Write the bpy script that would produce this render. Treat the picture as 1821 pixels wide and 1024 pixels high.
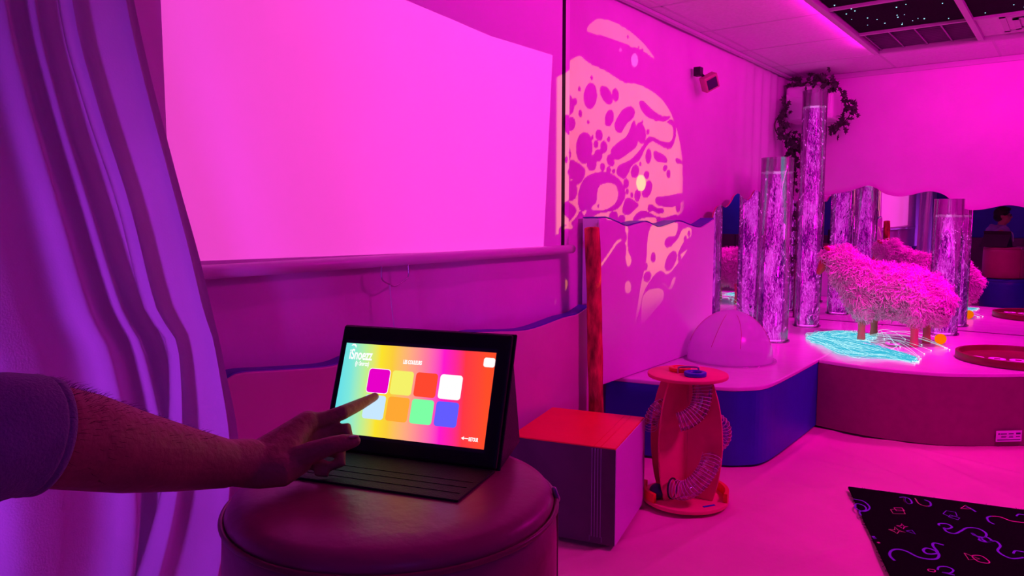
import bpy, bmesh, math, random
import numpy as np
from mathutils import Vector, Matrix, noise
random.seed(7); rng = np.random.default_rng(7)
sc = bpy.context.scene
for o in list(bpy.data.objects): bpy.data.objects.remove(o)
COL = sc.collection
R = math.radians

# ---------------------------------------------------------------- camera, world, lights, exposure
CAM_H, CAM_YAW, CAM_PITCH, FPX = 1.27, R(37.4), R(5.5), 1321.0
cd = bpy.data.cameras.new('camera'); cam = bpy.data.objects.new('camera', cd); COL.objects.link(cam)
cam.location = (0, 0, CAM_H); cam.rotation_euler = (R(90) - CAM_PITCH, 0, CAM_YAW)
cd.sensor_fit = 'HORIZONTAL'; cd.sensor_width = 36.0; cd.lens = 36.0 * FPX / 1821.0
cd.clip_start = 0.02; cd.clip_end = 60
sc.camera = cam
sc.view_settings.view_transform = 'Standard'; sc.view_settings.look = 'None'
sc.view_settings.exposure = 0.0; sc.view_settings.gamma = 1.0; sc.view_settings.use_curve_mapping = False
sc.cycles.use_denoising = True
sc.cycles.max_bounces = 6; sc.cycles.diffuse_bounces = 3; sc.cycles.adaptive_threshold = 0.04; sc.cycles.transparent_max_bounces = 24
sc.cycles.sample_clamp_indirect = 6.0
w = bpy.data.worlds.new('world'); sc.world = w; w.use_nodes = True
w.node_tree.nodes['Background'].inputs[0].default_value = (0.4, 0.0, 0.35, 1); w.node_tree.nodes['Background'].inputs[1].default_value = 0.0

MAGENTA = (1.0, 0.0, 0.61)
STRIP_POWER = 12.0          # watts of the long LED strips above the ceiling frame
FILL_POWER = 46.0          # watts of the added magenta fill, not a fixture of the room
def area(name, loc, aim, sx, sy, power, col):
    l = bpy.data.lights.new(name, 'AREA'); l.shape = 'RECTANGLE'; l.size = sx; l.size_y = sy; l.energy = power; l.color = col
    o = bpy.data.objects.new(name, l); COL.objects.link(o); o.location = loc
    o.rotation_euler = (Vector(aim) - Vector(loc)).to_track_quat('-Z', 'Y').to_euler(); return o
def spot(name, loc, aim, angle, power, col, radius=0.02, blend=0.3):
    l = bpy.data.lights.new(name, 'SPOT'); l.spot_size = angle; l.spot_blend = blend; l.energy = power; l.color = col; l.shadow_soft_size = radius
    o = bpy.data.objects.new(name, l); COL.objects.link(o); o.location = loc
    o.rotation_euler = (Vector(aim) - Vector(loc)).to_track_quat('-Z', 'Y').to_euler(); return o
FX0, FX1, FY0, FY1, FZ = -1.19, 1.40, 1.55, 5.62, 2.36      # dropped ceiling frame, outer size
# LED strips lie along the frame, shining outwards
STRIPS = [area('led_strip_light', (FX0 - .012, (FY0 + FY1) / 2, FZ + .035), (FX0 - 1.0, (FY0 + FY1) / 2, FZ - .25), FY1 - FY0, .018, STRIP_POWER * .72, MAGENTA),
          area('led_strip_light', ((FX0 + FX1) / 2, FY1 + .012, FZ + .035), ((FX0 + FX1) / 2, FY1 + 1.0, FZ - .35), FX1 - FX0, .018, STRIP_POWER * .95, MAGENTA),
          area('led_strip_light', (FX1 + .012, (FY0 + FY1) / 2, FZ + .035), (FX1 + 1.0, (FY0 + FY1) / 2, FZ - .25), FY1 - FY0, .018, STRIP_POWER * .7, MAGENTA)]
for s in STRIPS[0:1] + STRIPS[2:3]:          # long side of the lamp runs along y
    d = (Vector((-1, 0, .10)) if s is STRIPS[0] else Vector((1, 0, -.25))).normalized()
    z = -d; x = Vector((0, 1, 0)); y = z.cross(x)
    s.rotation_euler = Matrix((x, y, z)).transposed().to_euler()
# added fill lights without fixtures, brightening floor and podium from under the ceiling frame
area('added_fill_light', (0.35, 3.4, FZ - .06), (-0.3, 4.3, 0), .5, .5, FILL_POWER * 1.2, MAGENTA)
wl_ = area('added_fill_light', (-0.30, 5.25, FZ - .06), (-1.0, 5.65, .5), .3, .3, FILL_POWER * .33, MAGENTA); wl_.data.spread = R(85)
# blue lamp on the floor behind the kneeling person, turned to the curtain
bl_ = area('blue_lamp_light', (-1.02, -1.30, .55), (-1.85, .85, .90), .30, .40, 6.0, (.50, .04, 1.0)); bl_.data.spread = R(70)
area('blue_wall_light', (1.6, -1.0, 2.2), (.6, -1.6, 1.0), .3, .3, 5.0, (.15, .08, 1.0))

# ---------------------------------------------------------------- measuring helpers: a point of the photograph on a known plane of the room
fwv = Vector((-math.sin(CAM_YAW) * math.cos(CAM_PITCH), math.cos(CAM_YAW) * math.cos(CAM_PITCH), -math.sin(CAM_PITCH)))
rtv = Vector((math.cos(CAM_YAW), math.sin(CAM_YAW), 0)); upv = rtv.cross(fwv); C0 = Vector((0, 0, CAM_H))
def ray(x, y): return fwv + rtv * ((x - 910.5) / FPX) - upv * ((y - 512) / FPX)
def pz(x, y, z): d = ray(x, y); return C0 + d * ((z - CAM_H) / d.z)
def pX(x, y, X): d = ray(x, y); return C0 + d * (X / d.x)
def pY(x, y, Y): d = ray(x, y); return C0 + d * (Y / d.y)
def pd(x, y, t): return C0 + ray(x, y) * t
def lin(c): return tuple(((v / 255) / 12.92 if v / 255 <= .04045 else ((v / 255 + .055) / 1.055) ** 2.4) for v in c)

# ---------------------------------------------------------------- materials
def mat(name, col, rough=.6, bump=0.0, bscale=40.0, var=.12, vscale=8.0, spec=.4, coat=0.0, sheen=0.0, metal=0.0, stretch=(1, 1, 1)):
    m = bpy.data.materials.new(name); m.use_nodes = True; nt = m.node_tree; n = nt.nodes; L = nt.links
    b = n['Principled BSDF']; b.inputs['Roughness'].default_value = rough; b.inputs['Specular IOR Level'].default_value = spec
    b.inputs['Coat Weight'].default_value = coat; b.inputs['Coat Roughness'].default_value = .12; b.inputs['Metallic'].default_value = metal
    b.inputs['Sheen Weight'].default_value = sheen
    tc = n.new('ShaderNodeTexCoord'); mp = n.new('ShaderNodeMapping'); mp.inputs['Scale'].default_value = stretch
    L.new(tc.outputs['Object'], mp.inputs['Vector'])
    nz = n.new('ShaderNodeTexNoise'); nz.inputs['Scale'].default_value = vscale; nz.inputs['Detail'].default_value = 4
    L.new(mp.outputs[0], nz.inputs['Vector'])
    cr = n.new('ShaderNodeValToRGB')
    cr.color_ramp.elements[0].position = .3; cr.color_ramp.elements[1].position = .7
    cr.color_ramp.elements[0].color = tuple(max(0, c * (1 - var)) for c in col) + (1,)
    cr.color_ramp.elements[1].color = tuple(min(1, c * (1 + var)) for c in col) + (1,)
    L.new(nz.outputs['Fac'], cr.inputs[0]); L.new(cr.outputs[0], b.inputs['Base Color'])
    if bump:
        n2 = n.new('ShaderNodeTexNoise'); n2.inputs['Scale'].default_value = bscale; n2.inputs['Detail'].default_value = 3
        L.new(mp.outputs[0], n2.inputs['Vector'])
        bp = n.new('ShaderNodeBump'); bp.inputs['Strength'].default_value = bump; bp.inputs['Distance'].default_value = .01
        L.new(n2.outputs['Fac'], bp.inputs['Height']); L.new(bp.outputs[0], b.inputs['Normal'])
    return m
def emit(name, col, s=1.0):
    m = bpy.data.materials.new(name); m.use_nodes = True; nt = m.node_tree
    nt.nodes.remove(nt.nodes['Principled BSDF']); e = nt.nodes.new('ShaderNodeEmission')
    e.inputs[0].default_value = tuple(col) + (1,); e.inputs[1].default_value = s
    nt.links.new(e.outputs[0], nt.nodes['Material Output'].inputs[0]); return m
def quiet(m): m.cycles.emission_sampling = 'NONE'; return m
def clear(name, col=(1, 1, 1), gloss=.12, rough=.03, tint=1.0, glow=None, glow_fac=0.0):
    """thin clear plastic: see-through plus a Fresnel sheen; a share of lit water when glow is given"""
    m = bpy.data.materials.new(name); m.use_nodes = True; nt = m.node_tree; n = nt.nodes; L = nt.links
    n.remove(n['Principled BSDF'])
    t = n.new('ShaderNodeBsdfTransparent'); t.inputs[0].default_value = tuple(c * tint for c in col) + (1,)
    g = n.new('ShaderNodeBsdfGlossy'); g.inputs['Roughness'].default_value = rough
    fr = n.new('ShaderNodeLayerWeight'); fr.inputs[0].default_value = .35
    mul = n.new('ShaderNodeMath'); mul.operation = 'MULTIPLY_ADD'; mul.inputs[1].default_value = .75; mul.inputs[2].default_value = gloss * .25
    L.new(fr.outputs['Fresnel'], mul.inputs[0])
    mx = n.new('ShaderNodeMixShader'); L.new(mul.outputs[0], mx.inputs[0])
    base = t
    if glow:
        e = n.new('ShaderNodeEmission'); tc = n.new('ShaderNodeTexCoord'); mp = n.new('ShaderNodeMapping'); mp.inputs['Scale'].default_value = (30, 30, 5)
        L.new(tc.outputs['Object'], mp.inputs[0])
        nz = n.new('ShaderNodeTexNoise'); nz.inputs['Scale'].default_value = 1.0; nz.inputs['Detail'].default_value = 5; nz.inputs['Distortion'].default_value = .8
        L.new(mp.outputs[0], nz.inputs['Vector'])
        cr = n.new('ShaderNodeValToRGB'); cr.color_ramp.elements[0].position = .38; cr.color_ramp.elements[1].position = .66
        cr.color_ramp.elements[0].color = tuple(c * .12 for c in glow) + (1,); cr.color_ramp.elements[1].color = tuple(glow) + (1,)
        L.new(nz.outputs['Fac'], cr.inputs[0]); L.new(cr.outputs[0], e.inputs[0]); e.inputs[1].default_value = 1.0
        m2 = n.new('ShaderNodeMixShader'); m2.inputs[0].default_value = glow_fac
        L.new(t.outputs[0], m2.inputs[1]); L.new(e.outputs[0], m2.inputs[2]); base = m2
    L.new(base.outputs[0], mx.inputs[1]); L.new(g.outputs[0], mx.inputs[2])
    L.new(mx.outputs[0], n['Material Output'].inputs[0]); return m
def fabric_thin(name, col, trans=.35, rough=.8):
    m = mat(name, col, rough, .15, 220, .06, 5, .15, sheen=.3); nt = m.node_tree; n = nt.nodes; L = nt.links
    tr = n.new('ShaderNodeBsdfTranslucent'); tr.inputs[0].default_value = tuple(col) + (1,)
    mx = n.new('ShaderNodeMixShader'); mx.inputs[0].default_value = trans
    L.new(n['Principled BSDF'].outputs[0], mx.inputs[1]); L.new(tr.outputs[0], mx.inputs[2]); L.new(mx.outputs[0], n['Material Output'].inputs[0]); return m
M = {}
M['wall'] = mat('wall_cloth', (.80, .60, .78), .85, .10, 60, .05, 3, .2)
M['wallblue'] = mat('wall_blue_paint', (.10, .12, .55), .8, .05, 60, .1, 3, .2)
M['ceil'] = mat('ceiling_tile', (.78, .68, .78), .9, .35, 180, .06, 60, .1)
M['tbar'] = mat('painted_metal_bar', (.62, .60, .62), .5, .0, 1, .04, 5, .4)
M['floor'] = mat('floor_mat_vinyl', (.80, .66, .48), .55, .15, 30, .06, 3, .35)
M['screen'] = mat('screen_white', (.90, .90, .90), .9, .0, 1, .01, 3, .05)
M['black'] = mat('black_plastic', (.012, .012, .015), .35, .05, 90, .2, 20, .4)
M['blacktape'] = mat('black_screen_border', (.01, .01, .012), .7, .0, 1, .2, 20, .2)
M['barwhite'] = mat('white_enamel', (.72, .70, .72), .3, .0, 1, .03, 6, .5)
M['curtain'] = fabric_thin('curtain_voile', (.78, .76, .82), .30)
M['padpink'] = mat('pad_cream_vinyl', (.70, .52, .50), .42, .12, 12, .06, 3, .45)
M['padblue'] = mat('pad_blue_vinyl', (.05, .06, .42), .4, .1, 20, .1, 4, .45)
M['padwhite'] = mat('pad_white_vinyl', (.80, .78, .80), .33, .10, 9, .04, 2, .5)
M['podtop'] = mat('podium_white_vinyl', (.80, .74, .78), .17, .28, 7, .05, 2, .6)
M['podblue'] = mat('podium_blue_vinyl', (.02, .03, .42), .45, .1, 20, .12, 3, .4)
M['podred'] = mat('podium_plum_vinyl', (.25, .07, .14), .55, .08, 160, .06, 20, .3)
M['mirroredge'] = mat('mirror_edge', (.5, .1, .15), .3, 0, 1, .1, 4, .5)
M['log'] = mat('bark', (.50, .075, .055), .75, .7, 28, .75, 9, .2, stretch=(3, 3, 1))
M['boxred'] = mat('box_red_vinyl', (.95, .06, .035), .38, .1, 30, .05, 4, .45)
M['boxblack'] = mat('box_grey_vinyl', (.085, .07, .08), .5, .1, 30, .2, 6, .35)
M['boxwhite'] = mat('box_white_vinyl', (.74, .70, .78), .45, .1, 16, .05, 4, .4)
M['thread'] = mat('pale_thread', (.55, .5, .75), .6)
M['towerred'] = mat('tower_red_wood', (.84, .07, .20), .5, .1, 20, .10, 5, .35)
M['ringred'] = mat('ring_red', (.85, .06, .03), .4, 0, 1, .08, 5, .4)
M['ringblue'] = mat('ring_blue', (.03, .05, .55), .4, 0, 1, .08, 5, .4)
M['metal'] = mat('steel', (.5, .5, .52), .3, 0, 1, .05, 5, .5, metal=.9)
M['ballblue'] = mat('ball_dark_blue', (.015, .015, .10), .35, 0, 1, .1, 5, .5)
M['wire'] = mat('hose_wire', (.85, .75, .85), .35, 0, 1, .03, 5, .5)
M['hose'] = clear('hose_clear_plastic', (.93, .80, .90), .3, .10)
M['acrylic'] = clear('acrylic_tube', (.95, .9, .97), .25, .02)
M['water'] = clear('lit_water', (.95, .80, .97), .0, .05)
def core_mat():
    m = bpy.data.materials.new('lit_bubbling_water'); m.use_nodes = True; nt = m.node_tree; n = nt.nodes; L = nt.links; n.remove(n['Principled BSDF'])
    tc = n.new('ShaderNodeTexCoord'); outs = []
    for sc_, det, dist in (((115, 115, 30), 5, 1.6), ((14, 14, 5), 3, .6)):
        mp = n.new('ShaderNodeMapping'); mp.inputs['Scale'].default_value = sc_; L.new(tc.outputs['Object'], mp.inputs[0])
        nz = n.new('ShaderNodeTexNoise'); nz.inputs['Scale'].default_value = 1; nz.inputs['Detail'].default_value = det; nz.inputs['Distortion'].default_value = dist; L.new(mp.outputs[0], nz.inputs['Vector']); outs.append(nz)
    ad = n.new('ShaderNodeMath'); ad.operation = 'MULTIPLY_ADD'; ad.inputs[1].default_value = .8; L.new(outs[1].outputs['Fac'], ad.inputs[0]); L.new(outs[0].outputs['Fac'], ad.inputs[2])
    cr = n.new('ShaderNodeValToRGB'); e = cr.color_ramp.elements
    e[0].position = .70; e[0].color = (.06, .0, .11, 1); e[1].position = 1.0; e[1].color = (1, .08, .90, 1)
    q = e.new(.84); q.color = (.40, .0, .37, 1); q = e.new(.92); q.color = (.78, .005, .64, 1)
    L.new(ad.outputs[0], cr.inputs[0]); em = n.new('ShaderNodeEmission'); L.new(cr.outputs[0], em.inputs[0]); em.inputs[1].default_value = 1.0
    L.new(em.outputs[0], n['Material Output'].inputs[0]); m.cycles.emission_sampling = 'NONE'; return m
M['core'] = core_mat()
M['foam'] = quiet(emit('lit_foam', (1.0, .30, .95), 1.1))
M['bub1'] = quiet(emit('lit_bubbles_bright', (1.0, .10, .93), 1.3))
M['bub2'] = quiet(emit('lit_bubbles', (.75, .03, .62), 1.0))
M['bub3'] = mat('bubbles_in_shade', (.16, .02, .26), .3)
M['tubelamp'] = emit('tube_base_lamp', (1.0, .05, .75), 3.0)
M['wool'] = mat('wool', (.94, .80, .80), .9, 0, 1, .05, 30, .1)
M['leather'] = mat('leather_red_brown', (.50, .10, .08), .55, .2, 60, .15, 12, .3)
M['wood'] = mat('turned_wood', (.55, .24, .15), .55, .2, 20, .25, 10, .3, stretch=(1, 1, .2))
M['fibre'] = quiet(emit('lit_fibre_cyan', (.05, .60, .84), .85))
M['fibre2'] = quiet(emit('lit_fibre_pale', (.50, .92, 1.0), 1.1))
M['spark'] = quiet(emit('fibre_end_light', (.7, 1.0, 1.0), 2.0))
M['orange'] = emit('lit_orange_ball', (1.0, .17, .0), 1.0)
M['tray'] = mat('tray_dark_red_wood', (.16, .012, .02), .4, .05, 30, .2, 8, .4)
M['disc'] = mat('white_disc', (.75, .7, .8), .5)
M['rug'] = mat('rug_black_pile', (.006, .004, .007), .95, .9, 420, .5, 200, .05)
M['pouf'] = mat('pouf_red_vinyl', (.44, .03, .17), .36, .12, 45, .10, 5, .5)
M['poufpipe'] = mat('pouf_piping', (.30, .02, .09), .35, 0, 1, .1, 5, .5)
M['poufblue'] = mat('pouf_blue_vinyl', (.015, .04, .40), .4, .12, 45, .1, 5, .5)
M['case'] = mat('case_black', (.014, .010, .016), .5, .2, 320, .2, 30, .35)
M['flap'] = mat('case_flap_charcoal', (.022, .014, .022), .6, .2, 320, .2, 30, .3)
M['skin'] = mat('skin', (.44, .17, .135), .55, .25, 95, .12, 14, .35)
M['hair'] = mat('dark_hair', (.02, .012, .012), .6, .6, 60, .4, 40, .3)
M['hoodie'] = mat('hoodie_grey_knit', (.27, .21, .36), .9, .3, 300, .12, 20, .1, sheen=.5)
M['trousers'] = mat('black_trousers', (.015, .013, .018), .85, .2, 200, .2, 20, .1)
M['unit'] = mat('white_appliance', (.80, .78, .80), .35, 0, 1, .02, 4, .5)
M['ivy'] = mat('ivy_leaf', (.055, .09, .05), .5, .1, 40, .6, 25, .3)
M['vine'] = mat('ivy_vine', (.07, .05, .03), .8, .3, 60, .3, 20, .2)
M['device'] = mat('detector_plastic', (.55, .20, .25), .45, 0, 1, .05, 5, .4)
M['lensdark'] = mat('dark_lens', (.06, .03, .09), .2, 0, 1, .1, 5, .6)
M['starblack'] = mat('star_panel_black', (.008, .005, .010), .9, .2, 200, .4, 80, .1)
M['star'] = quiet(emit('star_point', (.35, .85, 1.0), 1.6))
M['louvre'] = mat('louvre_dark', (.22, .12, .24), .35, 0, 1, .1, 4, .5)
M['led'] = emit('led_strip', (1.0, .015, .70), 5.0)
M['sticker'] = mat('paper_sticker', (.80, .78, .88), .6)
M['ink'] = mat('printed_ink', (.05, .03, .10), .7)
M['dome'] = None
def dome_mat():
    m = mat('dome_translucent', (.86, .80, .92), .22, 0, 1, .04, 3, .5, coat=.4); nt = m.node_tree; n = nt.nodes; L = nt.links
    t = n.new('ShaderNodeBsdfTransparent'); t.inputs[0].default_value = (.95, .9, 1, 1)
    tl = n.new('ShaderNodeBsdfTranslucent'); tl.inputs[0].default_value = (.85, .75, .95, 1)
    a = n.new('ShaderNodeMixShader'); a.inputs[0].default_value = .45; L.new(n['Principled BSDF'].outputs[0], a.inputs[1]); L.new(tl.outputs[0], a.inputs[2])
    b = n.new('ShaderNodeMixShader'); b.inputs[0].default_value = .32; L.new(a.outputs[0], b.inputs[1]); L.new(t.outputs[0], b.inputs[2])
    L.new(b.outputs[0], n['Material Output'].inputs[0]); return m
M['dome'] = dome_mat()
def mirror_mat():
    m = bpy.data.materials.new('mirror_silver'); m.use_nodes = True; nt = m.node_tree; n = nt.nodes
    b = n['Principled BSDF']; b.inputs['Metallic'].default_value = 1; b.inputs['Roughness'].default_value = 0.0; b.inputs['Base Color'].default_value = (.86, .84, .88, 1); return m
M['mirror'] = mirror_mat()

# ---------------------------------------------------------------- mesh helpers
class MB:
    def __init__(s): s.v = []; s.f = []; s.sm = []; s.mi = []
    def add(s, vs, fs, smooth=False, mi=0):
        b = len(s.v); s.v += [tuple(p) for p in vs]
        for f in fs: s.f.append([b + i for i in f]); s.sm.append(smooth); s.mi.append(mi)
        return s
    def box(s, a, b, mi=0):
        x0, y0, z0 = a; x1, y1, z1 = b
        return s.add([(x0, y0, z0), (x1, y0, z0), (x1, y1, z0), (x0, y1, z0), (x0, y0, z1), (x1, y0, z1), (x1, y1, z1), (x0, y1, z1)],
                     [(0, 3, 2, 1), (4, 5, 6, 7), (0, 1, 5, 4), (1, 2, 6, 5), (2, 3, 7, 6), (3, 0, 4, 7)], mi=mi)
    def obox(s, o, ex, ey, ez, mi=0):
        """box from corner o along three edge vectors"""
        o, ex, ey, ez = Vector(o), Vector(ex), Vector(ey), Vector(ez)
        v = [o, o + ex, o + ex + ey, o + ey]; v += [p + ez for p in v]
        return s.add(v, [(0, 3, 2, 1), (4, 5, 6, 7), (0, 1, 5, 4), (1, 2, 6, 5), (2, 3, 7, 6), (3, 0, 4, 7)], mi=mi)
    def tube(s, pts, rad, seg=8, cap=True, mi=0, closed=False, flat=1.0, ref=None, smooth=True):
        pts = [Vector(p) for p in pts]; n = len(pts)
        if not hasattr(rad, '__len__'): rad = [rad] * n
        T = []
        for i in range(n):
            a = pts[i - 1] if (i > 0 or closed) else pts[i]; b = pts[(i + 1) % n] if (i < n - 1 or closed) else pts[i]
            T.append((b - a).normalized())
        u = Vector(ref) if ref else (Vector((0, 0, 1)) if abs(T[0].z) < .9 else Vector((1, 0, 0)))
        vs = []
        for i in range(n):
            u = (u - T[i] * u.dot(T[i])).normalized(); v = T[i].cross(u)
            for k in range(seg):
                a = 2 * math.pi * k / seg; vs.append(pts[i] + (u * math.cos(a) * flat + v * math.sin(a)) * rad[i])
        fs = []
        for i in range(n if closed else n - 1):
            j = (i + 1) % n
            for k in range(seg): fs.append((i * seg + k, i * seg + (k + 1) % seg, j * seg + (k + 1) % seg, j * seg + k))
        if cap and not closed:
            fs.append(tuple(range(seg))[::-1]); fs.append(tuple((n - 1) * seg + k for k in range(seg)))
        return s.add(vs, fs, smooth, mi)
    def capsule(s, pts, rad, seg=12, **k):
        """tube with rounded ends"""
        pts = [Vector(p) for p in pts]; rad = list(rad)
        d0 = (pts[0] - pts[1]).normalized(); d1 = (pts[-1] - pts[-2]).normalized()
        A = [pts[0] + d0 * rad[0] * f for f in (.98, .85, .5)]; ra = [rad[0] * f for f in (.15, .55, .86)]
        Z = [pts[-1] + d1 * rad[-1] * f for f in (.5, .85, .98)]; rz = [rad[-1] * f for f in (.86, .55, .15)]
        return s.tube(A + pts + Z, ra + rad + rz, seg, **k)
    def ball(s, c, r, nu=16, nv=10, rot=None, mi=0):
        c = Vector(c); r = r if hasattr(r, '__len__') else (r, r, r); vs = []
        for i in range(nv + 1):
            t = math.pi * i / nv
            for k in range(nu):
                a = 2 * math.pi * k / nu; p = Vector((r[0] * math.sin(t) * math.cos(a), r[1] * math.sin(t) * math.sin(a), r[2] * math.cos(t)))
                if rot: p = rot @ p
                vs.append(c + p)
        fs = [(i * nu + k, (i + 1) * nu + k, (i + 1) * nu + (k + 1) % nu, i * nu + (k + 1) % nu) for i in range(nv) for k in range(nu)]
        return s.add(vs, fs, True, mi)
    def lathe(s, prof, c, seg=48, mi=0, smooth=True):
        c = Vector(c); n = len(prof); vs = []
        for r, z in prof:
            for k in range(seg): a = 2 * math.pi * k / seg; vs.append(c + Vector((r * math.cos(a), r * math.sin(a), z)))
        fs = [(i * seg + k, i * seg + (k + 1) % seg, (i + 1) * seg + (k + 1) % seg, (i + 1) * seg + k) for i in range(n - 1) for k in range(seg)]
        return s.add(vs, fs, smooth, mi)
    def prism(s, poly, ext, mi=0, cap=True):
        """3D polygon extruded by a vector"""
        p = [Vector(q) for q in poly]; e = Vector(ext); n = len(p)
        fs = [(i, (i + 1) % n, n + (i + 1) % n, n + i) for i in range(n)]
        if cap: fs += [tuple(range(n))[::-1], tuple(range(n, 2 * n))]
        return s.add(p + [q + e for q in p], fs, False, mi)
    def grid(s, fn, nu, nv, smooth=True, mi=0):
        vs = [fn(i / nu, j / nv) for j in range(nv + 1) for i in range(nu + 1)]
        fs = [(j * (nu + 1) + i, j * (nu + 1) + i + 1, (j + 1) * (nu + 1) + i + 1, (j + 1) * (nu + 1) + i) for j in range(nv) for i in range(nu)]
        return s.add(vs, fs, smooth, mi)
    def mesh(s, name, mats, recalc=True):
        me = bpy.data.meshes.new(name); me.from_pydata(s.v, [], s.f)
        for m in (mats if isinstance(mats, (list, tuple)) else [mats]): me.materials.append(m)
        me.polygons.foreach_set('use_smooth', s.sm); me.polygons.foreach_set('material_index', s.mi); me.update()
        if recalc and len(s.f) < 60000:
            bm = bmesh.new(); bm.from_mesh(me); bmesh.ops.recalc_face_normals(bm, faces=bm.faces); bm.to_mesh(me); bm.free()
        return me
    def build(s, name, mats, parent=None, bevel=0.0, bseg=2, recalc=True):
        return put(name, s.mesh(name, mats, recalc), parent, bevel, bseg)
def put(name, me, parent=None, bevel=0.0, bseg=2):
    o = bpy.data.objects.new(name, me); COL.objects.link(o)
    if parent:
        o.parent = parent; loc = parent.location if parent.parent is None else Vector()     # parts are modelled in room coordinates
        o.matrix_parent_inverse = Matrix.Translation(-loc)
    if bevel:
        b = o.modifiers.new('bevel', 'BEVEL'); b.width = bevel; b.segments = bseg; b.limit_method = 'ANGLE'; b.angle_limit = R(35)
    return o
def tag(o, label=None, cat=None, group=None, kind=None):
    for k, v in (('label', label), ('category', cat), ('group', group), ('kind', kind)):
        if v: o[k] = v
    return o
def thing(name, loc, label, cat, group=None):
    o = bpy.data.objects.new(name, None); COL.objects.link(o); o.location = loc; o.empty_display_size = .05
    return tag(o, label, cat, group)
def text_mesh(body, size, origin, ex, ey, material, name, parent, extrude=.0002, bold=0.0, fit=None):
    cu = bpy.data.curves.new(name, 'FONT'); cu.body = body; cu.size = size; cu.align_x = 'CENTER'; cu.align_y = 'CENTER'; cu.extrude = extrude; cu.offset = bold
    t = bpy.data.objects.new(name + '_src', cu); COL.objects.link(t); bpy.context.view_layer.update()
    me = bpy.data.meshes.new_from_object(t.evaluated_get(bpy.context.evaluated_depsgraph_get())); bpy.data.objects.remove(t)
    ex, ey = Vector(ex).normalized(), Vector(ey).normalized(); nz = ex.cross(ey); o = Vector(origin)
    xs = [v.co.x for v in me.vertices]; sx = fit / (max(xs) - min(xs)) if fit else 1
    for v in me.vertices: v.co = o + ex * v.co.x * sx + ey * v.co.y + nz * v.co.z
    me.materials.clear(); me.materials.append(material); return put(name, me, parent)
def smooth_curve(P, n=8, closed=False):
    P = [Vector(p) for p in P]; out = []; N = len(P)
    for i in range(N if closed else N - 1):
        p0 = P[(i - 1) % N] if (closed or i > 0) else P[0]; p1 = P[i]; p2 = P[(i + 1) % N]; p3 = P[(i + 2) % N] if (closed or i + 2 < N) else P[-1]
        for k in range(n):
            t = k / n; out.append(.5 * ((2 * p1) + (p2 - p0) * t + (2 * p0 - 5 * p1 + 4 * p2 - p3) * t * t + (3 * p1 - p0 - 3 * p2 + p3) * t ** 3))
    if not closed: out.append(P[-1])
    return out
def remesh(o, voxel, smooth_it=6, fac=.5):
    r = o.modifiers.new('remesh', 'REMESH'); r.mode = 'VOXEL'; r.voxel_size = voxel; r.use_smooth_shade = True
    if smooth_it: sm = o.modifiers.new('smooth', 'SMOOTH'); sm.iterations = smooth_it; sm.factor = fac
    return o
def bake(o):
    dg = bpy.context.evaluated_depsgraph_get(); dg.update(); me = bpy.data.meshes.new_from_object(o.evaluated_get(dg)); o.modifiers.clear(); o.data = me
    me.polygons.foreach_set('use_smooth', [True] * len(me.polygons)); return o

# ================================================================ THE ROOM
WX, BY, RX, RY, CZ = -2.02, 6.52, 2.9, -1.7, 2.43
def n3(x, y, z=0.0): return noise.noise(Vector((x, y, z)))
def wall_l(u, v):
    y = RY + (BY - RY) * u; z = CZ * v
    fold = .010 * math.sin(y * 21 + 1.2 * math.sin(z * 1.1)) * max(0, n3(y * .9, z * .25, 3.1)) + .016 * n3(y * 2.3, z * .35, 1.7)
    fold += .012 * math.exp(-((y - 5.9) / .5) ** 2) * math.sin(y * 34)
    return (WX + fold * .8, y, z)
tag(MB().grid(wall_l, 300, 16).build('wall_left', M['wall']), kind='structure')
wb = MB().box((WX, BY, 0), (RX, BY + .1, CZ)).build('wall_back', M['wall']); tag(wb, kind='structure')
tag(MB().box((RX, RY, 0), (RX + .1, BY, CZ)).build('wall_right', M['wallblue']), kind='structure')
tag(MB().box((WX - .1, RY - .1, 0), (RX, RY, CZ)).build('wall_rear', M['wallblue']), kind='structure')
def wrinkle(x, y):
    a = n3(x * 1.1, y * 1.1, 5) * .010
    d = x * .55 + y * .83 + .25 * n3(x * .7, y * .7, 9)
    r = 1 - abs(2 * ((d * 2.3) % 1) - 1); a += .006 * max(0, r - .72) * 3.2 * (.5 + n3(x, y, 2))
    d2 = x * .9 - y * .35 + .2 * n3(x * .9, y * .6, 4); r2 = 1 - abs(2 * ((d2 * 1.7) % 1) - 1)
    return a * .8 + .005 * max(0, r2 - .8) * 4 * (.5 + n3(x * 1.3, y * 1.3, 7))
CREASE = [[pz(*a, 0), pz(*b, 0)] for a, b in (((1300, 918), (1130, 1015)), ((1215, 925), (1020, 985)), ((1440, 812), (1600, 850)), ((1590, 792), (1821, 885)), ((1390, 850), (1505, 890)), ((1400, 1000), (1545, 962)), ((1660, 805), (1821, 842)), ((1330, 860), (1460, 770)), ((1480, 790), (1640, 868)))]
def crease(x, y):
    h = 0.0
    for a, b in CREASE:
        ab = (b - a).xy; t = ((x - a.x) * ab.x + (y - a.y) * ab.y) / ab.length_squared
        if -.25 < t < 1.25:
            dx, dy = x - a.x - ab.x * t, y - a.y - ab.y * t; d = math.hypot(dx, dy) + .012 * n3(x * 5, y * 5, 1)
            if d < .09: h += .010 * math.exp(-(d / .022) ** 2) * max(0, 1 - (abs(t - .5) / .75) ** 2)
    return h
fl = MB().grid(lambda u, v: (WX + (RX - WX) * u, RY + (BY - RY) * v, min(0, 1.9 * wrinkle(WX + (RX - WX) * u, RY + (BY - RY) * v) - .012) + crease(WX + (RX - WX) * u, RY + (BY - RY) * v)), 320, 520)
tag(fl.build('floor', M['floor'], recalc=False), kind='structure')
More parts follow.
